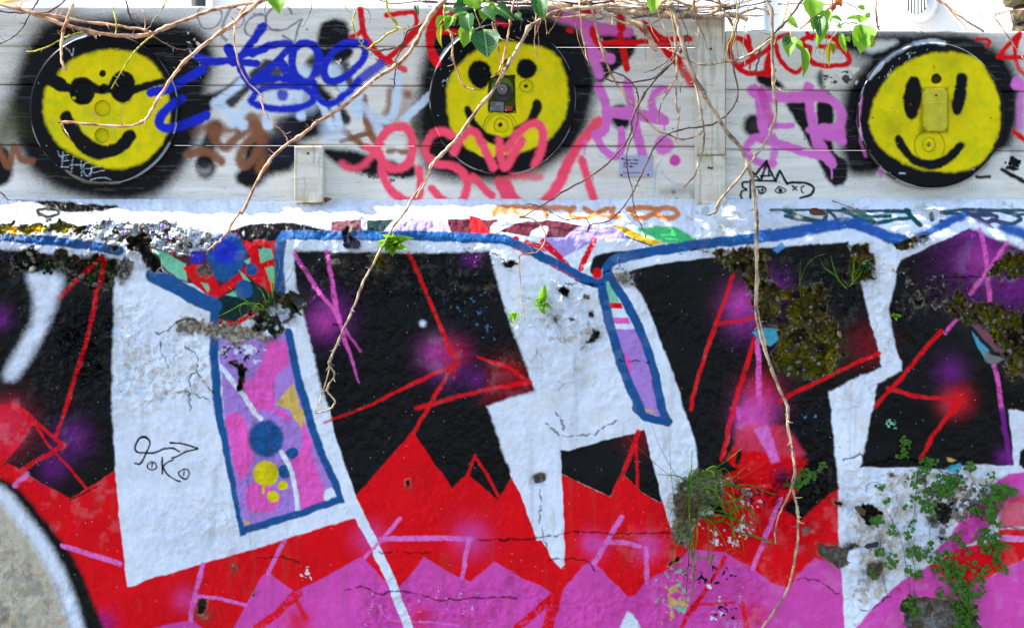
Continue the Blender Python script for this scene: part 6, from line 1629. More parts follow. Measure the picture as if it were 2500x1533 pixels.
for a in (('D', 1245, 600, 1320, 1180, 410, 'd', 0, -.02), ('D', 920, 280, 990, 650, 260, 'd', .0, -.01, .4), ('D', 940, 500, 840, 970, 230, 'l', .01, 0), ('D', 880, 90, 620, 180, 140, 'd', .04, .03),
          ('D', 900, 250, 620, 340, 170, 'd', .02, .02, .3), ('D', 760, 240, 860, 520, 180, 'l', .02, .01, -.3), ('D', 1000, -60, 1090, 210, 300, 'l', .03, .02), ('D', 960, 0, 1190, 180, 200, 'l', .03, .02, .2),
          ('D', 900, -30, 790, 60, 120, 'l', .04, .04), ('D', 1140, 200, 1470, 470, 190, 'd', .02, 0, -.3), ('D', 1480, 130, 1860, 430, 170, 'd', .02, 0, .2), ('D', 1480, 130, 1440, 350, 130, 'l', .02, .01),
          ('D', 1480, 120, 1330, 150, 120, 'l', .02, .02), ('D', 1230, 200, 1250, 440, 150, 'l', .03, .02), ('D', 600, 330, 460, 660, 130, 'l', .02, 0), ('D', 480, 340, 300, 580, 120, 'l', .02, 0, .4), ('D', 430, 480, 430, 980, 70, 'y', .01, -.01, .6),
          ('D', 560, 340, 640, 540, 140, 'l', .02, .01), ('D', 540, 200, 440, 260, 100, 'l', .03, .03), ('D', 1280, 10, 1360, 40, 130, 'l', .04, .04), ('D', 2330, -60, 2390, 410, 250, 'd', .0, -.02), ('D', 2420, 0, 2460, 420, 160, 'l', 0, -.02, .3),
          ('D', -120, 110, -60, 330, 70, 'd', .02, .01), ('K', 1580, -70, 1550, 150, 120, 'l', .0, -.01),
          ('A1', 165, -50, 180, 105, 90, 'l', .02, .0), ('A1', 130, -10, 165, 60, 60, 'l', .02, .01), ('A1', 1850, 100, 1900, 150, 40, 'd', .02, .01),
          ('E', 640, -10, 600, 350, 270, 'd', .0, -.01), ('E', 720, 80, 780, 170, 180, 'd', .0, -.01), ('E', 850, 200, 900, 470, 170, 'l', 0, -.02), ('E', 720, 320, 660, 600, 110, 'd', 0, -.01, .3), ('E', 800, 330, 700, 890, 160, 'd', 0, -.02, -.3),
          ('E', 760, 300, 760, 720, 160, 'd', -.01, -.03, .2), ('E', 230, 690, 100, 900, 180, 'd', 0, -.02), ('E', 220, 700, 190, 1080, 190, 'd', 0, -.03, .3), ('E', 300, 760, 440, 960, 110, 'l', 0, -.01), ('E', 400, 860, 430, 1450, 130, 'd', -.01, -.03, -.4),
          ('E', 1000, 780, 950, 1250, 80, 'y', .0, -.02, .5), ('E', 980, 790, 1010, 1030, 90, 'y', 0, -.02), ('E', 1180, 620, 1270, 990, 100, 'd', .01, 0, .5), ('E', 1230, 700, 1320, 790, 90, 'l', .01, 0), ('E', 1520, 450, 1530, 720, 130, 'd', -.01, -.02),
          ('E', 1560, 470, 1500, 1010, 300, 'l', .01, -.01), ('E', 1650, 480, 1620, 900, 220, 'l', .01, -.01, .2), ('E', 1480, 560, 1400, 880, 170, 'l', .02, .0), ('E', 1700, 740, 1720, 890, 110, 'y', 0, 0), ('E', 1560, 300, 1500, 440, 160, 'l', .02, .01), ('E', 1600, 180, 1450, 140, 80, 'l', .02, .02),
          ('E', 1500, 370, 1240, 380, 70, 'l', .01, .01, .3), ('E', 960, 340, 1180, 430, 90, 'd', .01, .01, -.5), ('E', 170, 400, 270, 430, 90, 'l', .01, .01), ('E', 220, 300, 380, 540, 80, 'd', .01, .0, .6), ('E', 1610, 260, 1680, 340, 90, 'l', .01, .01), ('E', 1080, 480, 1180, 540, 60, 'd', .01, 0, .4)):
    rose_leaf(*a)
def rose_stem(s, r0, r1, y0, y1, mat, name='stem'):
    o = tube_obj(name, [(vpath(s, y0, y1, .003), r0 / 1000, r1 / 1000)], mat); o.parent = rose; o.matrix_parent_inverse = Matrix.Translation(-RP); return o
for s, a, b, y0, y1, m in (('D 1020,-40 1040,120 1060,240 1150,470 1245,610', 1.6, 1.0, .03, 0, M_barkG), ('D 480,0 470,100 450,300 470,450', 1.5, 1.2, .03, .02, M_barkG), ('D 1480,120 1420,260', .7, .6, .02, .01, M_barkG),
                           ('E 230,700 240,480 220,240 130,110', 1.2, 1.2, .0, .01, M_barkG), ('E 400,540 620,350 900,180 1150,20 1300,-80', 3.0, 3.4, .02, .03, M_barkA), ('E 820,110 1000,80 1200,60 1400,130 1560,280 1640,400', 1.0, .9, .02, .01, M_barkC),
                           ('E 1180,440 1300,430 1480,440', 1.4, 1.2, .01, .01, M_barkC), ('E 940,340 1150,450 1300,560 1400,620', 1.0, .7, .01, 0, M_barkC), ('E 1180,460 1100,570 1000,690 920,780', .9, .8, .01, 0, M_barkG), ('E 1640,380 1720,480 1780,620', .9, .8, .01, 0, M_barkG),
                           ('E 0,80 200,80 400,70 520,90', 1.4, 1.1, .05, .04, M_barkC), ('E 800,110 880,60 920,-20', .8, .7, .02, .02, M_barkG), ('E 1400,620 1480,700 1560,780 1650,790', .6, .5, .0, 0, M_barkG),
                           ('D 60,-30 120,110 200,150', 1.2, 1.0, .04, .04, M_barkC), ('D 0,30 300,60 800,100 1300,30 1700,80 2464,110', 2.6, 3.2, .06, .06, M_barkC), ('D 700,0 1100,-20 1600,20 2300,20', 2.2, 2.2, .05, .05, M_barkC),
                           ('A1 860,-10 1000,30 1200,10 1400,30', 1.6, 1.4, .06, .06, M_barkC), ('A2 0,60 300,60', 3, 3, .07, .07, M_barkC), ('A2 1000,-20 1150,60 1400,90 1600,60', 2.4, 2, .07, .06, M_barkB), ('A2 1280,40 1420,-20', 1.8, 1.4, .06, .06, M_barkB),
                           ('A2 1180,-20 1300,60 1480,40 1620,-20', 1.6, 1.4, .08, .08, M_barkA), ('A2 1600,-20 1620,80 1580,160', 1.6, 1.2, .07, .06, M_barkA), ('A2 1700,-20 1620,40 1560,90', 1.4, 1.2, .07, .06, M_barkC), ('A2 760,-20 900,10 1100,40', 1.6, 1.6, .08, .08, M_barkA), ('A2 1400,-20 1500,30 1640,50 1860,10', 2.0, 1.6, .08, .08, M_barkC)):
    rose_stem(s, a, b, y0, y1, m)
def hip(t, cx, cy, r, ang, parent):
    p = TA(t, cx, cy); c = at(p[0], p[1], -.01); R_ = r * TILES[t][2] / 1000; bm = bmesh.new()
    bmesh.ops.create_uvsphere(bm, u_segments=16, v_segments=10, radius=R_)
    for v in bm.verts: v.co.z *= 1.15; 
    bmesh.ops.transform(bm, matrix=Matrix.Translation(c) @ Matrix.Rotation(ang, 4, 'Y'), verts=bm.verts)
    o = bobj('rose_hip', bm, M_hip, None, True); o.parent = rose; o.matrix_parent_inverse = Matrix.Translation(-RP)
    d = Matrix.Rotation(ang, 3, 'Y') @ Vector((0, 0, -1)); bm = bmesh.new()
    for k in range(5):
        a = 2 * math.pi * k / 5; s1 = Vector((math.cos(a), math.sin(a), 0)); s1 = Matrix.Rotation(ang, 3, 'Y') @ s1; s2 = d.cross(s1)
        q = [c + d * R_ * 1.0 + s1 * R_ * .25 + s2 * R_ * .18, c + d * R_ * 1.0 + s1 * R_ * .25 - s2 * R_ * .18, c + d * R_ * 2.0 + s1 * R_ * .75]
        bm.faces.new([bm.verts.new(x) for x in q])
    s_o = bobj('sepal', bm, M_dry); s_o.parent = o
hip('E', 1010, 130, 62, .3, rose); hip('E', 1110, 30, 70, -.6, rose); hip('E', 1720, 700, 62, -1.3, rose)
r4 = random.Random(31)
for i in range(26):
    x0 = r4.uniform(1270, 1700); L = r4.uniform(90, 260); y0 = r4.uniform(-15, 40); y1 = y0 + r4.uniform(-26, 22); ym = (y0 + y1) / 2 + r4.uniform(-16, 16); yy = r4.uniform(.0, .08)
    rose_stem('P %g,%g %g,%g %g,%g' % (x0, y0, x0 + L / 2, min(46, ym), x0 + L, min(40, y1)), r4.uniform(1.2, 4), r4.uniform(1, 2.4), yy, yy + r4.uniform(-.03, .03), r4.choice((M_barkA, M_barkA, M_barkB, M_barkC)))
for i in range(44):      # fine hanging shoots
    x0 = r4.choice((r4.uniform(1290, 1760), r4.uniform(1290, 1760), r4.uniform(1780, 2050), r4.uniform(1050, 1280), r4.uniform(350, 900))); y0 = r4.uniform(-30, 20); L = r4.uniform(40, 170) * (0.55 if x0 < 1280 else 1); dx = r4.uniform(-50, 50); yy = r4.uniform(-.03, .05)
    rose_stem('P %g,%g %g,%g %g,%g %g,%g' % (x0, y0, x0 + dx * .2 + r4.uniform(-8, 8), y0 + L * .35, x0 + dx * .7 + r4.uniform(-10, 10), y0 + L * .7, x0 + dx, y0 + L), r4.uniform(.9, 1.8), .6, yy, yy - .01, r4.choice((M_barkA, M_barkA, M_barkC, M_barkG)), 'shoot')
# unseen crown of the rose, added above the view to shade the right coping
r2 = random.Random(21)
for i in range(16):
    x0 = r2.uniform(960, 1900); y0 = r2.uniform(-330, -20); x1 = x0 + r2.uniform(-320, 320); y1 = y0 + r2.uniform(-90, 90)
    rose_stem('P %g,%g %g,%g %g,%g' % (x0, y0, (x0 + x1) / 2, (y0 + y1) / 2 - 40, x1, min(y1, -25)), 3, 2, r2.uniform(.05, .16), r2.uniform(.05, .16), r2.choice((M_barkA, M_barkB, M_barkC)))
for i in range(150):
    x0 = r2.uniform(930, 1990); y0 = r2.uniform(-340, -130); an = r2.uniform(0.3, 2.8); L = r2.uniform(34, 56)
    o = leaf((x0, y0), (x0 + math.cos(an) * L, min(-12, y0 + math.sin(an) * L)), r2.uniform(30, 46), r2.choice('ddl'), r2.uniform(.03, .17), r2.uniform(.03, .17), None, r2.uniform(-1.2, 1.2))
    o.parent = rose; o.matrix_parent_inverse = Matrix.Translation(-RP)

# ------------------------------------------------------------------ plants growing out of the wall
def plant(name, label, cat, px, py):
    o = empty(name, at(px, py, wall_Y(px, py))); return tag(o, label, cat)
def adopt(o, root): o.parent = root; o.matrix_parent_inverse = Matrix.Translation(-Vector(root.location)); return o
ros = plant('leafy_weed', 'bright green leaf rosette rooted in the top band of the wall', 'weed', 960, 596)
for i, (bx, by, tx, ty, w) in enumerate(((975, 340, 870, 320, 50), (975, 350, 900, 270, 55), (985, 345, 930, 260, 45), (990, 345, 985, 250, 60), (1000, 345, 1050, 270, 55), (1005, 350, 1085, 285, 55), (1010, 355, 1140, 300, 50), (1000, 360, 1100, 375, 55), (985, 360, 1050, 395, 55), (975, 360, 985, 430, 60), (970, 360, 930, 400, 50), (970, 355, 880, 365, 50), (985, 350, 960, 300, 40), (995, 350, 1030, 320, 40))):
    b = TA('B1', bx, by); e = TA('B1', tx, ty); y = wall_Y(*b); adopt(leaf(b, e, w * .344, 'l', y - .004, y - rr.uniform(.015, .05), None, rr.uniform(-.3, .3)), ros)
spr = plant('leafy_weed', 'upright green sprig with one tall leaf growing from the white letter', 'weed', 1320, 750)
for bx, by, tx, ty, w in ((240, 755, 265, 615, 55), (235, 760, 175, 735, 32), (245, 765, 180, 775, 30), (245, 770, 265, 840, 50), (250, 765, 310, 800, 32), (240, 760, 280, 700, 26)):
    b = TA('B2', bx, by); e = TA('B2', tx, ty); y = wall_Y(*b); adopt(leaf(b, e, w * .344, 'l', y - .004, y - .02, None, rr.uniform(-.3, .3)), spr)
spr2 = plant('leafy_weed', 'small clump of three green leaves at the edge of the black panel', 'weed', 1253, 770)
for bx, by, tx, ty, w in ((40, 845, 0, 830, 40), (40, 845, 60, 815, 36), (40, 850, 35, 905, 46), (45, 850, 90, 850, 36)):
    b = TA('B2', bx, by); e = TA('B2', tx, ty); y = wall_Y(*b); adopt(leaf(b, e, w * .344, 'l', y - .004, y - .015, None, rr.uniform(-.3, .3)), spr2)
spr3 = plant('leafy_weed', 'tiny green seedling on the black letter beside the white stroke', 'weed', 2184, 772)
for bx, by, tx, ty, w in ((940, 850, 905, 845, 24), (945, 850, 930, 825, 24), (950, 850, 992, 852, 26), (945, 855, 955, 885, 24), (945, 850, 965, 830, 20)):
    b = TA('B3', bx, by); e = TA('B3', tx, ty); y = wall_Y(*b); adopt(leaf(b, e, w * .344, 'l', y - .002, y - .012, None, rr.uniform(-.3, .3)), spr3)
dryl = leaf((792, 492), (812, 486), 14, 'd', FY - .03, FY - .05, None, .3, 'dead_leaf', leaf_mesh('dead_leaf', M_dry, 'rose', 5)); tag(dryl, 'curled dead brown leaf lying at the foot of the short stub post', 'dead leaf')
dryl2 = leaf((1975, 516), (2020, 524), 18, 'd', .04, .02, None, .3, 'dead_leaf', leaf_mesh('dead_leaf', M_dry, 'rose', 6)); tag(dryl2, 'brown dead leaf on the coping over the teal lettering', 'dead leaf')

def blade(P, w, mat, root, y0, y1, name='blade'):
    Q = crom(P, 4); n = len(Q); Vv = []; Ff = []
    for i, q in enumerate(Q):
        t = i / (n - 1); a = Q[max(0, i - 1)]; b = Q[min(n - 1, i + 1)]; dx, dy = b[0] - a[0], b[1] - a[1]; L = math.hypot(dx, dy) + 1e-6
        hw = w * 0.5 * (0.7 + 0.3 * math.sin(t * 3)) * (1 - t) ** 0.55 + 0.12; nx, ny = -dy / L * hw, dx / L * hw
        Yd = min(y0 + (y1 - y0) * t, wall_Y(q[0], q[1]) - 0.006 - 0.03 * math.sin(t * 2.6))
        Vv += [at(q[0] + nx, q[1] + ny, Yd - 0.001), at(q[0], q[1], Yd + 0.0015), at(q[0] - nx, q[1] - ny, Yd - 0.001)]
    for i in range(n - 1):
        a = i * 3; Ff += [(a, a + 1, a + 4, a + 3), (a + 1, a + 2, a + 5, a + 4)]
    me = bpy.data.meshes.new(name); me.from_pydata([tuple(v) for v in Vv], [], Ff); me.update(); me.materials.append(mat)
    o = bpy.data.objects.new(name, me); COL.objects.link(o); return adopt(o, root)
def tuft(label, px, py, blades, straw=()):
    root = plant('grass_tuft', label, 'grass', px, py); y = wall_Y(px, py)
    for s, w in blades:
        P = [p[:2] for p in pts(s)[0]]; blade(P, w, M_grass, root, y - .004, y - .02 - rr.uniform(0, .05))
    for s, w in straw:
        P = [p[:2] for p in pts(s)[0]]; blade(P, w, M_straw, root, y - .008, y - .02 - rr.uniform(0, .03), 'dry_blade')
    return root
g1 = tuft('large grass tuft spilling from the deep hollow beside the red paint', 1700, 1240,
     [('C2 1260,600 1260,480 1272,380 1275,265', 5), ('C2 1250,560 1255,450 1300,420 1340,520 1380,600', 5), ('C2 1240,500 1180,460 1100,450 1020,448', 4), ('C2 1260,480 1350,460 1450,440 1500,470 1560,560', 5.5), ('C2 1280,480 1340,440 1420,390 1475,405', 5),
      ('C2 1380,600 1450,560 1560,470 1660,380', 3), ('C2 1400,420 1500,360 1580,300 1650,240', 3), ('C2 1420,690 1520,720 1560,820 1575,960', 7), ('C2 1530,680 1620,665 1700,710 1740,790 1745,850', 5), ('C2 1600,850 1700,870 1800,910 1880,930', 7), ('C2 1540,700 1560,850 1600,960', 8),
      ('C2 1270,850 1275,960 1290,1100 1275,1320', 8), ('C2 1260,900 1250,1050 1240,1200 1228,1340', 4), ('C2 1280,980 1310,1020 1380,1030 1450,990', 5), ('C2 1250,1080 1220,1120 1180,1145', 4), ('C2 1420,1000 1410,1050 1395,1085', 6), ('C2 1430,780 1425,860 1430,960', 4), ('C2 1300,700 1310,860 1290,1000', 5),
      ('C2 1560,650 1620,600 1670,545', 6), ('C2 1380,740 1450,770 1520,730 1560,680', 5), ('C2 1180,880 1240,850 1300,760', 5), ('C2 1300,560 1340,620 1400,590 1460,600', 5), ('C2 1200,560 1180,500 1150,490', 3), ('C2 1330,600 1380,540 1440,500', 5), ('C2 1250,620 1230,720 1210,800 1190,900', 4), ('C2 1300,620 1370,680 1440,700', 5)],
     [('C2 1180,500 1050,400 900,260 800,160', 1.3), ('C2 1200,520 1130,400 1050,250 990,90', 1.2), ('C2 1150,620 1130,450 1120,300 1115,180', 1.2), ('C2 1260,640 1210,640 1180,620 1140,660', 2.5), ('C2 1280,620 1340,660 1320,700 1260,700', 2.5), ('C2 1250,650 1220,700 1250,740 1320,730', 2.5),
      ('C2 1220,630 1260,600 1320,610 1360,590', 2.2), ('C2 1200,660 1260,680 1340,690', 2.2), ('C2 1230,690 1300,660 1360,640', 2.0), ('C2 1200,700 1280,720 1330,760', 2.0), ('C2 1400,600 1560,500 1700,420 1814,340', 1.5), ('C2 1500,980 1560,960 1640,1010', 2.5), ('C2 1530,1010 1580,980 1630,980', 2.5)])
for k in range(22):
    x = rr.uniform(1660, 1770); y = rr.uniform(1170, 1280); a = rr.uniform(-.7, 1.9); L = rr.uniform(50, 150)
    blade([(x, y), (x + math.cos(a) * L * .45, y - 12 + math.sin(a) * L * .3), (x + math.cos(a) * L * .8, y + math.sin(a) * L * .6), (x + math.cos(a) * L, y + abs(math.sin(a)) * L * 1.1)], rr.uniform(2.4, 5), M_grass, g1, wall_Y(1700, 1240) - .02, wall_Y(1700, 1240) - .07)
for k in range(70):
    x = rr.uniform(1640, 1720); y = rr.uniform(1205, 1270); a = rr.uniform(0, 6.3); L = rr.uniform(16, 44)
    blade([(x, y), (x + math.cos(a) * L * .5 + rr.uniform(-8, 8), y + math.sin(a) * L * .4 + rr.uniform(-8, 8)), (x + math.cos(a) * L, y + abs(math.sin(a)) * L * .8)], rr.uniform(1.2, 2.4), M_straw, g1, wall_Y(1650, 1230) - .015, wall_Y(1650, 1230) - .05, 'dry_blade')
tuft('fine green grass tuft on the mossy break beside the first letter', 690, 750,
     [('B1 110,780 130,700 120,600 95,450', 4), ('B1 115,780 140,650 150,500 135,440', 4), ('B1 120,780 180,660 260,560 300,410', 2), ('B1 100,790 60,680 20,640', 3), ('B1 100,790 20,800 -60,760', 4), ('B0 1860,800 1780,760 1690,700 1610,630', 4), ('B0 1870,810 1760,750 1650,800 1550,850', 3), ('B0 1860,790 1740,760 1700,800 1735,890', 2.5), ('B1 60,800 10,780 -30,800', 5), ('B1 80,800 40,760 0,770', 4), ('B1 90,790 110,720 80,650', 3), ('B1 130,780 200,740 260,690', 2)],
     [('B1 110,780 200,600 250,480', 1.2), ('B1 100,780 180,500 165,430', 1.2)])
tuft('sparse grass blades arching in front of the mossy gap in the black letter', 2060, 700,
     [('B3 600,650 540,580 500,470 490,420', 4), ('B3 590,650 520,560 440,500 410,430', 4), ('B3 605,655 560,610 530,590', 4), ('B3 640,600 650,520 655,420', 5), ('B3 650,600 690,500 760,450 835,425', 3), ('B3 620,640 690,560 720,500', 3)], [('B3 620,640 580,600 560,560', 1.5), ('B3 650,600 620,540 600,500', 1.3), ('B3 640,620 660,560 690,540', 1.2)])
tuft('lone pair of grass blades on the dark mossy rubble', 1952, 690, [('B3 270,640 270,560 280,440', 4), ('B3 275,600 310,500 380,430 460,408', 2), ('B3 268,650 275,700 290,760', 1.5)])
wd = plant('leafy_weed', 'shiny dark-leaved weed tucked in the pocket beside the white stroke', 'weed', 2110, 640)
for i in range(10):
    bx = rr.uniform(700, 760); by = rr.uniform(470, 540); a = rr.uniform(0, 6.3); b = TA('B3', bx, by); e = (b[0] + math.cos(a) * 15, b[1] + math.sin(a) * 13); y = wall_Y(*b)
    adopt(leaf(b, e, 9, 'd', y - .006, y - .022, None, rr.uniform(-.5, .5)), wd)

# creeping toadflax: round lobed leaves on hair-thin stems
def lobed(seed):
    r = random.Random(seed); bm = bmesh.new(); c = bm.verts.new((0, 0, 0.06)); ring = []
    for k in range(15):
        a = 2 * math.pi * (k + .5) / 15 - math.pi / 2; q = 0.5 * (0.82 + 0.2 * math.cos(5 * (a + math.pi / 2)))
        if k in (0, 14): q *= 0.45
        ring.append(bm.verts.new((q * math.cos(a) * r.uniform(.9, 1.1), q * math.sin(a) * r.uniform(.9, 1.1) + .45, r.uniform(-.06, .04))))
    c.co.y = .42
    for k in range(15): bm.faces.new((c, ring[k], ring[(k + 1) % 15]))
    me = bpy.data.meshes.new('leaf'); bm.to_mesh(me); bm.free(); me.materials.append(M_creep); return me
LOB = [lobed(i) for i in range(5)]
def lob_leaf(px, py, size, root, dY):
    y = wall_Y(px, py) - dY; o = bpy.data.objects.new('leaf', rr.choice(LOB)); COL.objects.link(o)
    M_ = Matrix.Translation(at(px, py, y)) @ Euler((math.radians(90) + rr.uniform(-.75, .55), rr.uniform(-.6, .6), 0)).to_matrix().to_4x4() @ Matrix.Rotation(rr.uniform(0, 6.28), 4, 'Z') @ Matrix.Diagonal((size / 1000,) * 3 + (1,))
    o.matrix_world = M_; o.parent = root; o.matrix_parent_inverse = Matrix.Translation(-Vector(root.location)); return o
def creeper(label, px, py, stems, clusters):
    root = plant('creeping_plant', label, 'creeper', px, py)
    for s in stems:
        P = [p[:2] for p in pts(s)[0]]; Q = crom(P, 5)
        L = [at(q[0] + rr.uniform(-1, 1), q[1], wall_Y(q[0], q[1]) - .006 - rr.uniform(0, .004)) for q in Q]
        adopt(tube_obj('stem', [(L, .0007, .0005)], M_barkC), root)
    for s, r, n, sz in clusters:
        for p in pts(s)[0]:
            for i in range(int(n * 2.2 + .5)):
                a = rr.uniform(0, 6.28); q = 1.15 * r * math.sqrt(rr.random()); lob_leaf(p[0] + math.cos(a) * q, p[1] + math.sin(a) * q * .9, rr.uniform(.5, 1.15) * sz, root, rr.uniform(.004, .022))
    return root
creeper('dense green creeper cascading down the right side of the peeling white patch', 2330, 1170,
    ['C3 1580,600 1620,700 1560,830 1500,950 1420,1020', 'C3 1050,980 1180,1030 1280,1080 1350,1180 1400,1320 1400,1511', 'C3 1720,560 1650,680 1600,800 1640,920', 'C3 1280,1050 1360,1100 1480,1220', 'C3 1600,1000 1660,1090', 'C3 1410,370 1480,520 1560,600', 'C3 1450,1060 1520,1100 1600,1030 1630,950'],
    [('C3 1580,595 1620,640', 17, 6, 21), ('C3 1705,560 1690,590 1660,545', 11, 4, 20), ('C3 1510,710 1560,690 1600,760', 13, 4, 21), ('C3 1540,870 1500,900 1620,900 1650,940', 14, 5, 18), ('C3 1600,1000 1640,1040 1660,1095', 11, 4, 15),
     ('C3 1280,1060 1220,1080 1180,1010', 16, 6, 14), ('C3 1340,1120 1380,1160 1330,1200 1300,1000', 17, 6, 14), ('C3 1370,1230 1420,1240 1480,1240 1500,1150', 17, 6, 15), ('C3 1390,1310 1430,1370 1360,1380', 17, 7, 14), ('C3 1410,1440 1390,1500 1380,1530', 15, 7, 14), ('C3 1320,900 1350,880 1400,950', 12, 4, 13), ('C3 1450,1070 1530,1110', 12, 3, 14), ('C3 1250,1170', 8, 3, 13), ('C3 1250,1280 1230,1260', 7, 3, 13), ('C3 1330,1150 1310,1080 1400,1280 1440,1300 1350,1330 1400,1400', 18, 5, 14), ('C3 1420,1480 1370,1440 1400,1520 1460,1340 1300,1140 1560,960', 16, 5, 13)])
creeper('loose trailing creeper strands over the middle of the peeling white patch', 2230, 1140,
    ['C3 1090,330 1075,480 1065,600 1050,750 1030,850', 'C3 860,700 900,760 960,880 990,1050 1010,1150 1030,1280', 'C3 800,780 820,900 820,1000 850,1200 870,1300 880,1290', 'C3 910,850 895,950 890,1040', 'C3 980,860 1040,960 1090,990', 'C3 720,560 730,520 790,500 830,530', 'C3 930,600 940,680 900,780', 'C3 1060,880 1040,1000 1060,1120 1050,1280', 'C3 1160,820 1160,920 1130,1000'],
    [('C3 1080,490 1060,520', 9, 5, 13), ('C3 1250,500 1300,520 1230,560 1330,480', 17, 8, 15), ('C3 1120,680 1180,690 1150,660', 11, 5, 15), ('C3 1090,600 1060,620 1150,570 1010,660', 8, 3, 13), ('C3 790,790 810,760', 8, 4, 15), ('C3 915,830', 6, 3, 18), ('C3 870,632', 4, 3, 12), ('C3 820,525', 6, 3, 12),
     ('C3 805,975', 7, 4, 14), ('C3 890,1070 910,1030', 9, 4, 16), ('C3 1050,960 1030,990 1080,1000 1110,1010', 10, 4, 14), ('C3 1060,1130 1080,1140 1010,1100', 8, 3, 14), ('C3 775,1130', 6, 3, 15), ('C3 1040,1320 1030,1380 1010,1350 1060,1400', 9, 5, 13), ('C3 1050,780 990,880 1040,830', 7, 3, 11), ('C3 1130,410 1080,430', 8, 4, 12), ('C3 1150,950', 8, 2, 20)])
creeper('small dark creeper sprigs along the break below the black letter', 2240, 1110, ['C3 990,200 980,260 1000,320', 'C3 1160,350 1180,390 1130,420'],
    [('C3 985,215 1000,240', 8, 4, 13), ('C3 990,310 970,320', 8, 4, 13), ('C3 1180,370 1160,400 1130,360', 9, 4, 13), ('C3 1430,400 1440,390', 9, 4, 13), ('C3 1590,450', 6, 3, 11)])
creeper('round-leaved creeper clumps on the black patch above the red paint', 1965, 1165, ['C3 410,390 330,460 260,520'], [('C3 420,395', 9, 6, 14), ('C3 330,460 300,450', 10, 6, 15), ('C3 260,520 250,500', 8, 5, 16), ('C3 170,510', 6, 3, 12)])

# ------------------------------------------------------------------ the house behind
hn = Vector((-math.sin(math.radians(27)), -math.cos(math.radians(27)), 0)); hp = Vector((0.4, 2.3, 0)); hx = Vector((math.cos(math.radians(27)), -math.sin(math.radians(27)), 0))
def on_house(px, py, off=0.0):
    a = Vector((0, -D, CZ)); d = at(px, py, 0) - a; p0_ = hp + hn * off; t = (p0_ - a).dot(hn) / d.dot(hn); return a + d * t
house = empty('house', hp); tag(house, 'sunlit white house wall showing above the fence', 'house')
HI = Matrix.Translation(-hp); HM = Matrix.Translation(hp) @ Matrix.Rotation(math.radians(-27), 4, 'Z')
def hchild(name, bm, mat, smooth=False):
    bmesh.ops.transform(bm, matrix=HM, verts=bm.verts); o = bobj(name, bm, mat, None, smooth); o.parent = house; o.matrix_parent_inverse = HI; return o
HMi = HM.inverted()
hchild('wall', box_bm(-5, 2.2, 0.0, 0.2, 0.2, 4.6), M_house)
hchild('roof', box_bm(-5.2, 2.4, -0.25, 0.6, 4.62, 4.75), M_slate)
def hl(px, py): return HMi @ on_house(px, py)
a = hl(0, 14); b = hl(172, -40)
bm = bmesh.new(); bm.faces.new([bm.verts.new(v) for v in ((a.x - 2, -.03, a.z - .01), (a.x, -.03, a.z + .004), (a.x + (b.x - a.x) * .5, -.03, a.z + .022), (b.x, -.03, b.z), (a.x - 2, -.03, b.z + .3))])
r = bmesh.ops.extrude_face_region(bm, geom=bm.faces[:]); bmesh.ops.translate(bm, vec=(0, .028, 0), verts=[v for v in r['geom'] if isinstance(v, bmesh.types.BMVert)]); bmesh.ops.recalc_face_normals(bm, faces=bm.faces)
hchild('fascia', bm, mat_noise('tan_board', (176, 140, 70), (206, 176, 104), 20, .6, .2))
a = hl(488, 14); b = hl(516, 14); hchild('downpipe', cyl_bm(Vector(((a.x + b.x) / 2, -.05, 2.4)), (b.x - a.x) / 2, 4.4, 'Z', 20), M_pipe, True)
a = hl(1786, 60); b = hl(1872, 5)
for k in range(3):
    z0 = a.z - 0.12 + k * 0.085; hchild('pale_board', box_bm(a.x, b.x, -.028 - .004 * (k % 2), -.002, z0, z0 + 0.083, .003), M_blue)
c = hl(2250, 16); rv = (hl(2292, 12) - hl(2210, 12)).length / 2
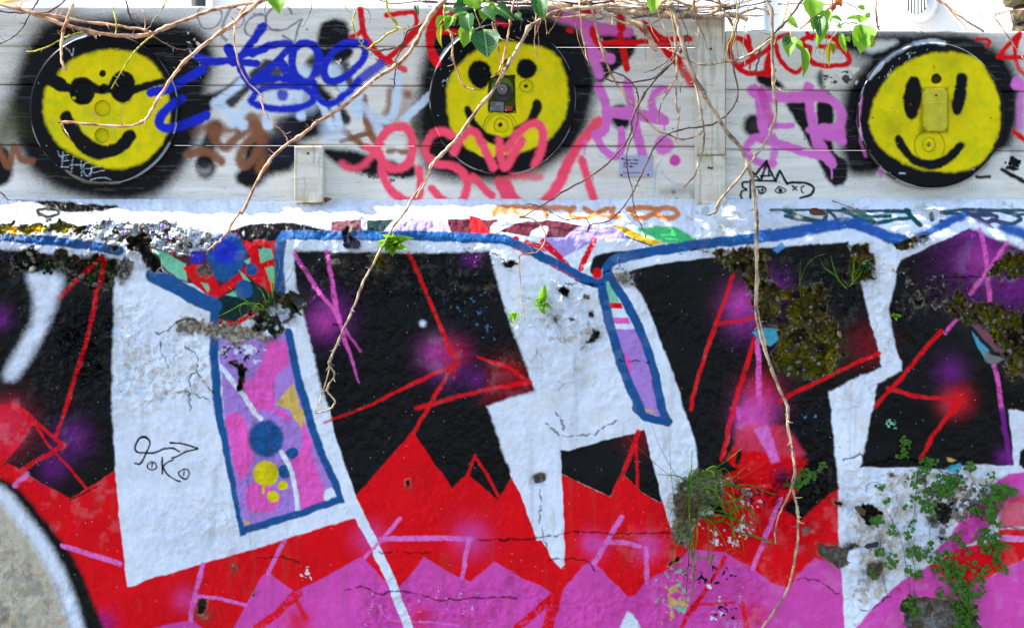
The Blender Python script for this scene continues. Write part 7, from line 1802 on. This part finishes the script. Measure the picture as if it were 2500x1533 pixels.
hchild('vent', cyl_bm(Vector((c.x, -.03, c.z)), rv, .06, 'Y', 40, rv * .93), M_vent, True)
hchild('vent_ring', cyl_bm(Vector((c.x, -.066, c.z)), rv * .74, .014, 'Y', 40), M_vent, True)
hchild('vent_inside', cyl_bm(Vector((c.x, -.0735, c.z)), rv * .66, .002, 'Y', 40), M_dark)
for k in range(-3, 4):
    hw = math.sqrt(max(0, (rv * .66) ** 2 - (k * rv * .19) ** 2)); hchild('vent_bar', box_bm(c.x + k * rv * .19 - .0032, c.x + k * rv * .19 + .0032, -.078, -.0748, c.z - hw, c.z + hw), M_vent)
# stone pier at the right edge
pier = empty('stone_pier', (1.62, 1.15, 0)); tag(pier, 'dark dry-stone pier glimpsed above the fence corner', 'pier')
a = Vector((1.4975, 0, 0)); z = CZ + 0.45; r3 = random.Random(3)
def pchild(o): o.parent = pier; o.matrix_parent_inverse = Matrix.Translation(-Vector(pier.location)); return o
pchild(bobj('shaft', box_bm(a.x + .02, a.x + .5, .92, 1.0, 0.2, z), M_slate))
M_rub = mat_noise('pier_stone', (40, 38, 30), (112, 100, 66), 40, 0.9, 0.7, 0.006, 6)
while z < CZ + 1.2:
    hh = r3.uniform(.03, .055); x = a.x + r3.uniform(-.02, .02)
    while x < a.x + .5:
        w = r3.uniform(.05, .13); bm = bmesh.new(); bmesh.ops.create_icosphere(bm, subdivisions=2, radius=.5)
        for v in bm.verts: v.co *= r3.uniform(.86, 1.08); v.co = Vector((max(-.4, min(.4, v.co.x)), v.co.y, max(-.38, min(.38, v.co.z))))
        bmesh.ops.transform(bm, matrix=Matrix.Translation((x + w / 2, .94 + r3.uniform(0, .02), z + hh / 2)) @ Matrix.Rotation(r3.uniform(-.2, .2), 4, 'Y') @ Matrix.Diagonal((w * 1.2, .09, hh * 1.3, 1)), verts=bm.verts)
        pchild(bobj('stone', bm, M_rub)); x += w
    z += hh
pchild(bobj('core', box_bm(a.x + .03, a.x + .48, .95, 1.0, CZ + .45, CZ + 1.18), M_dark))
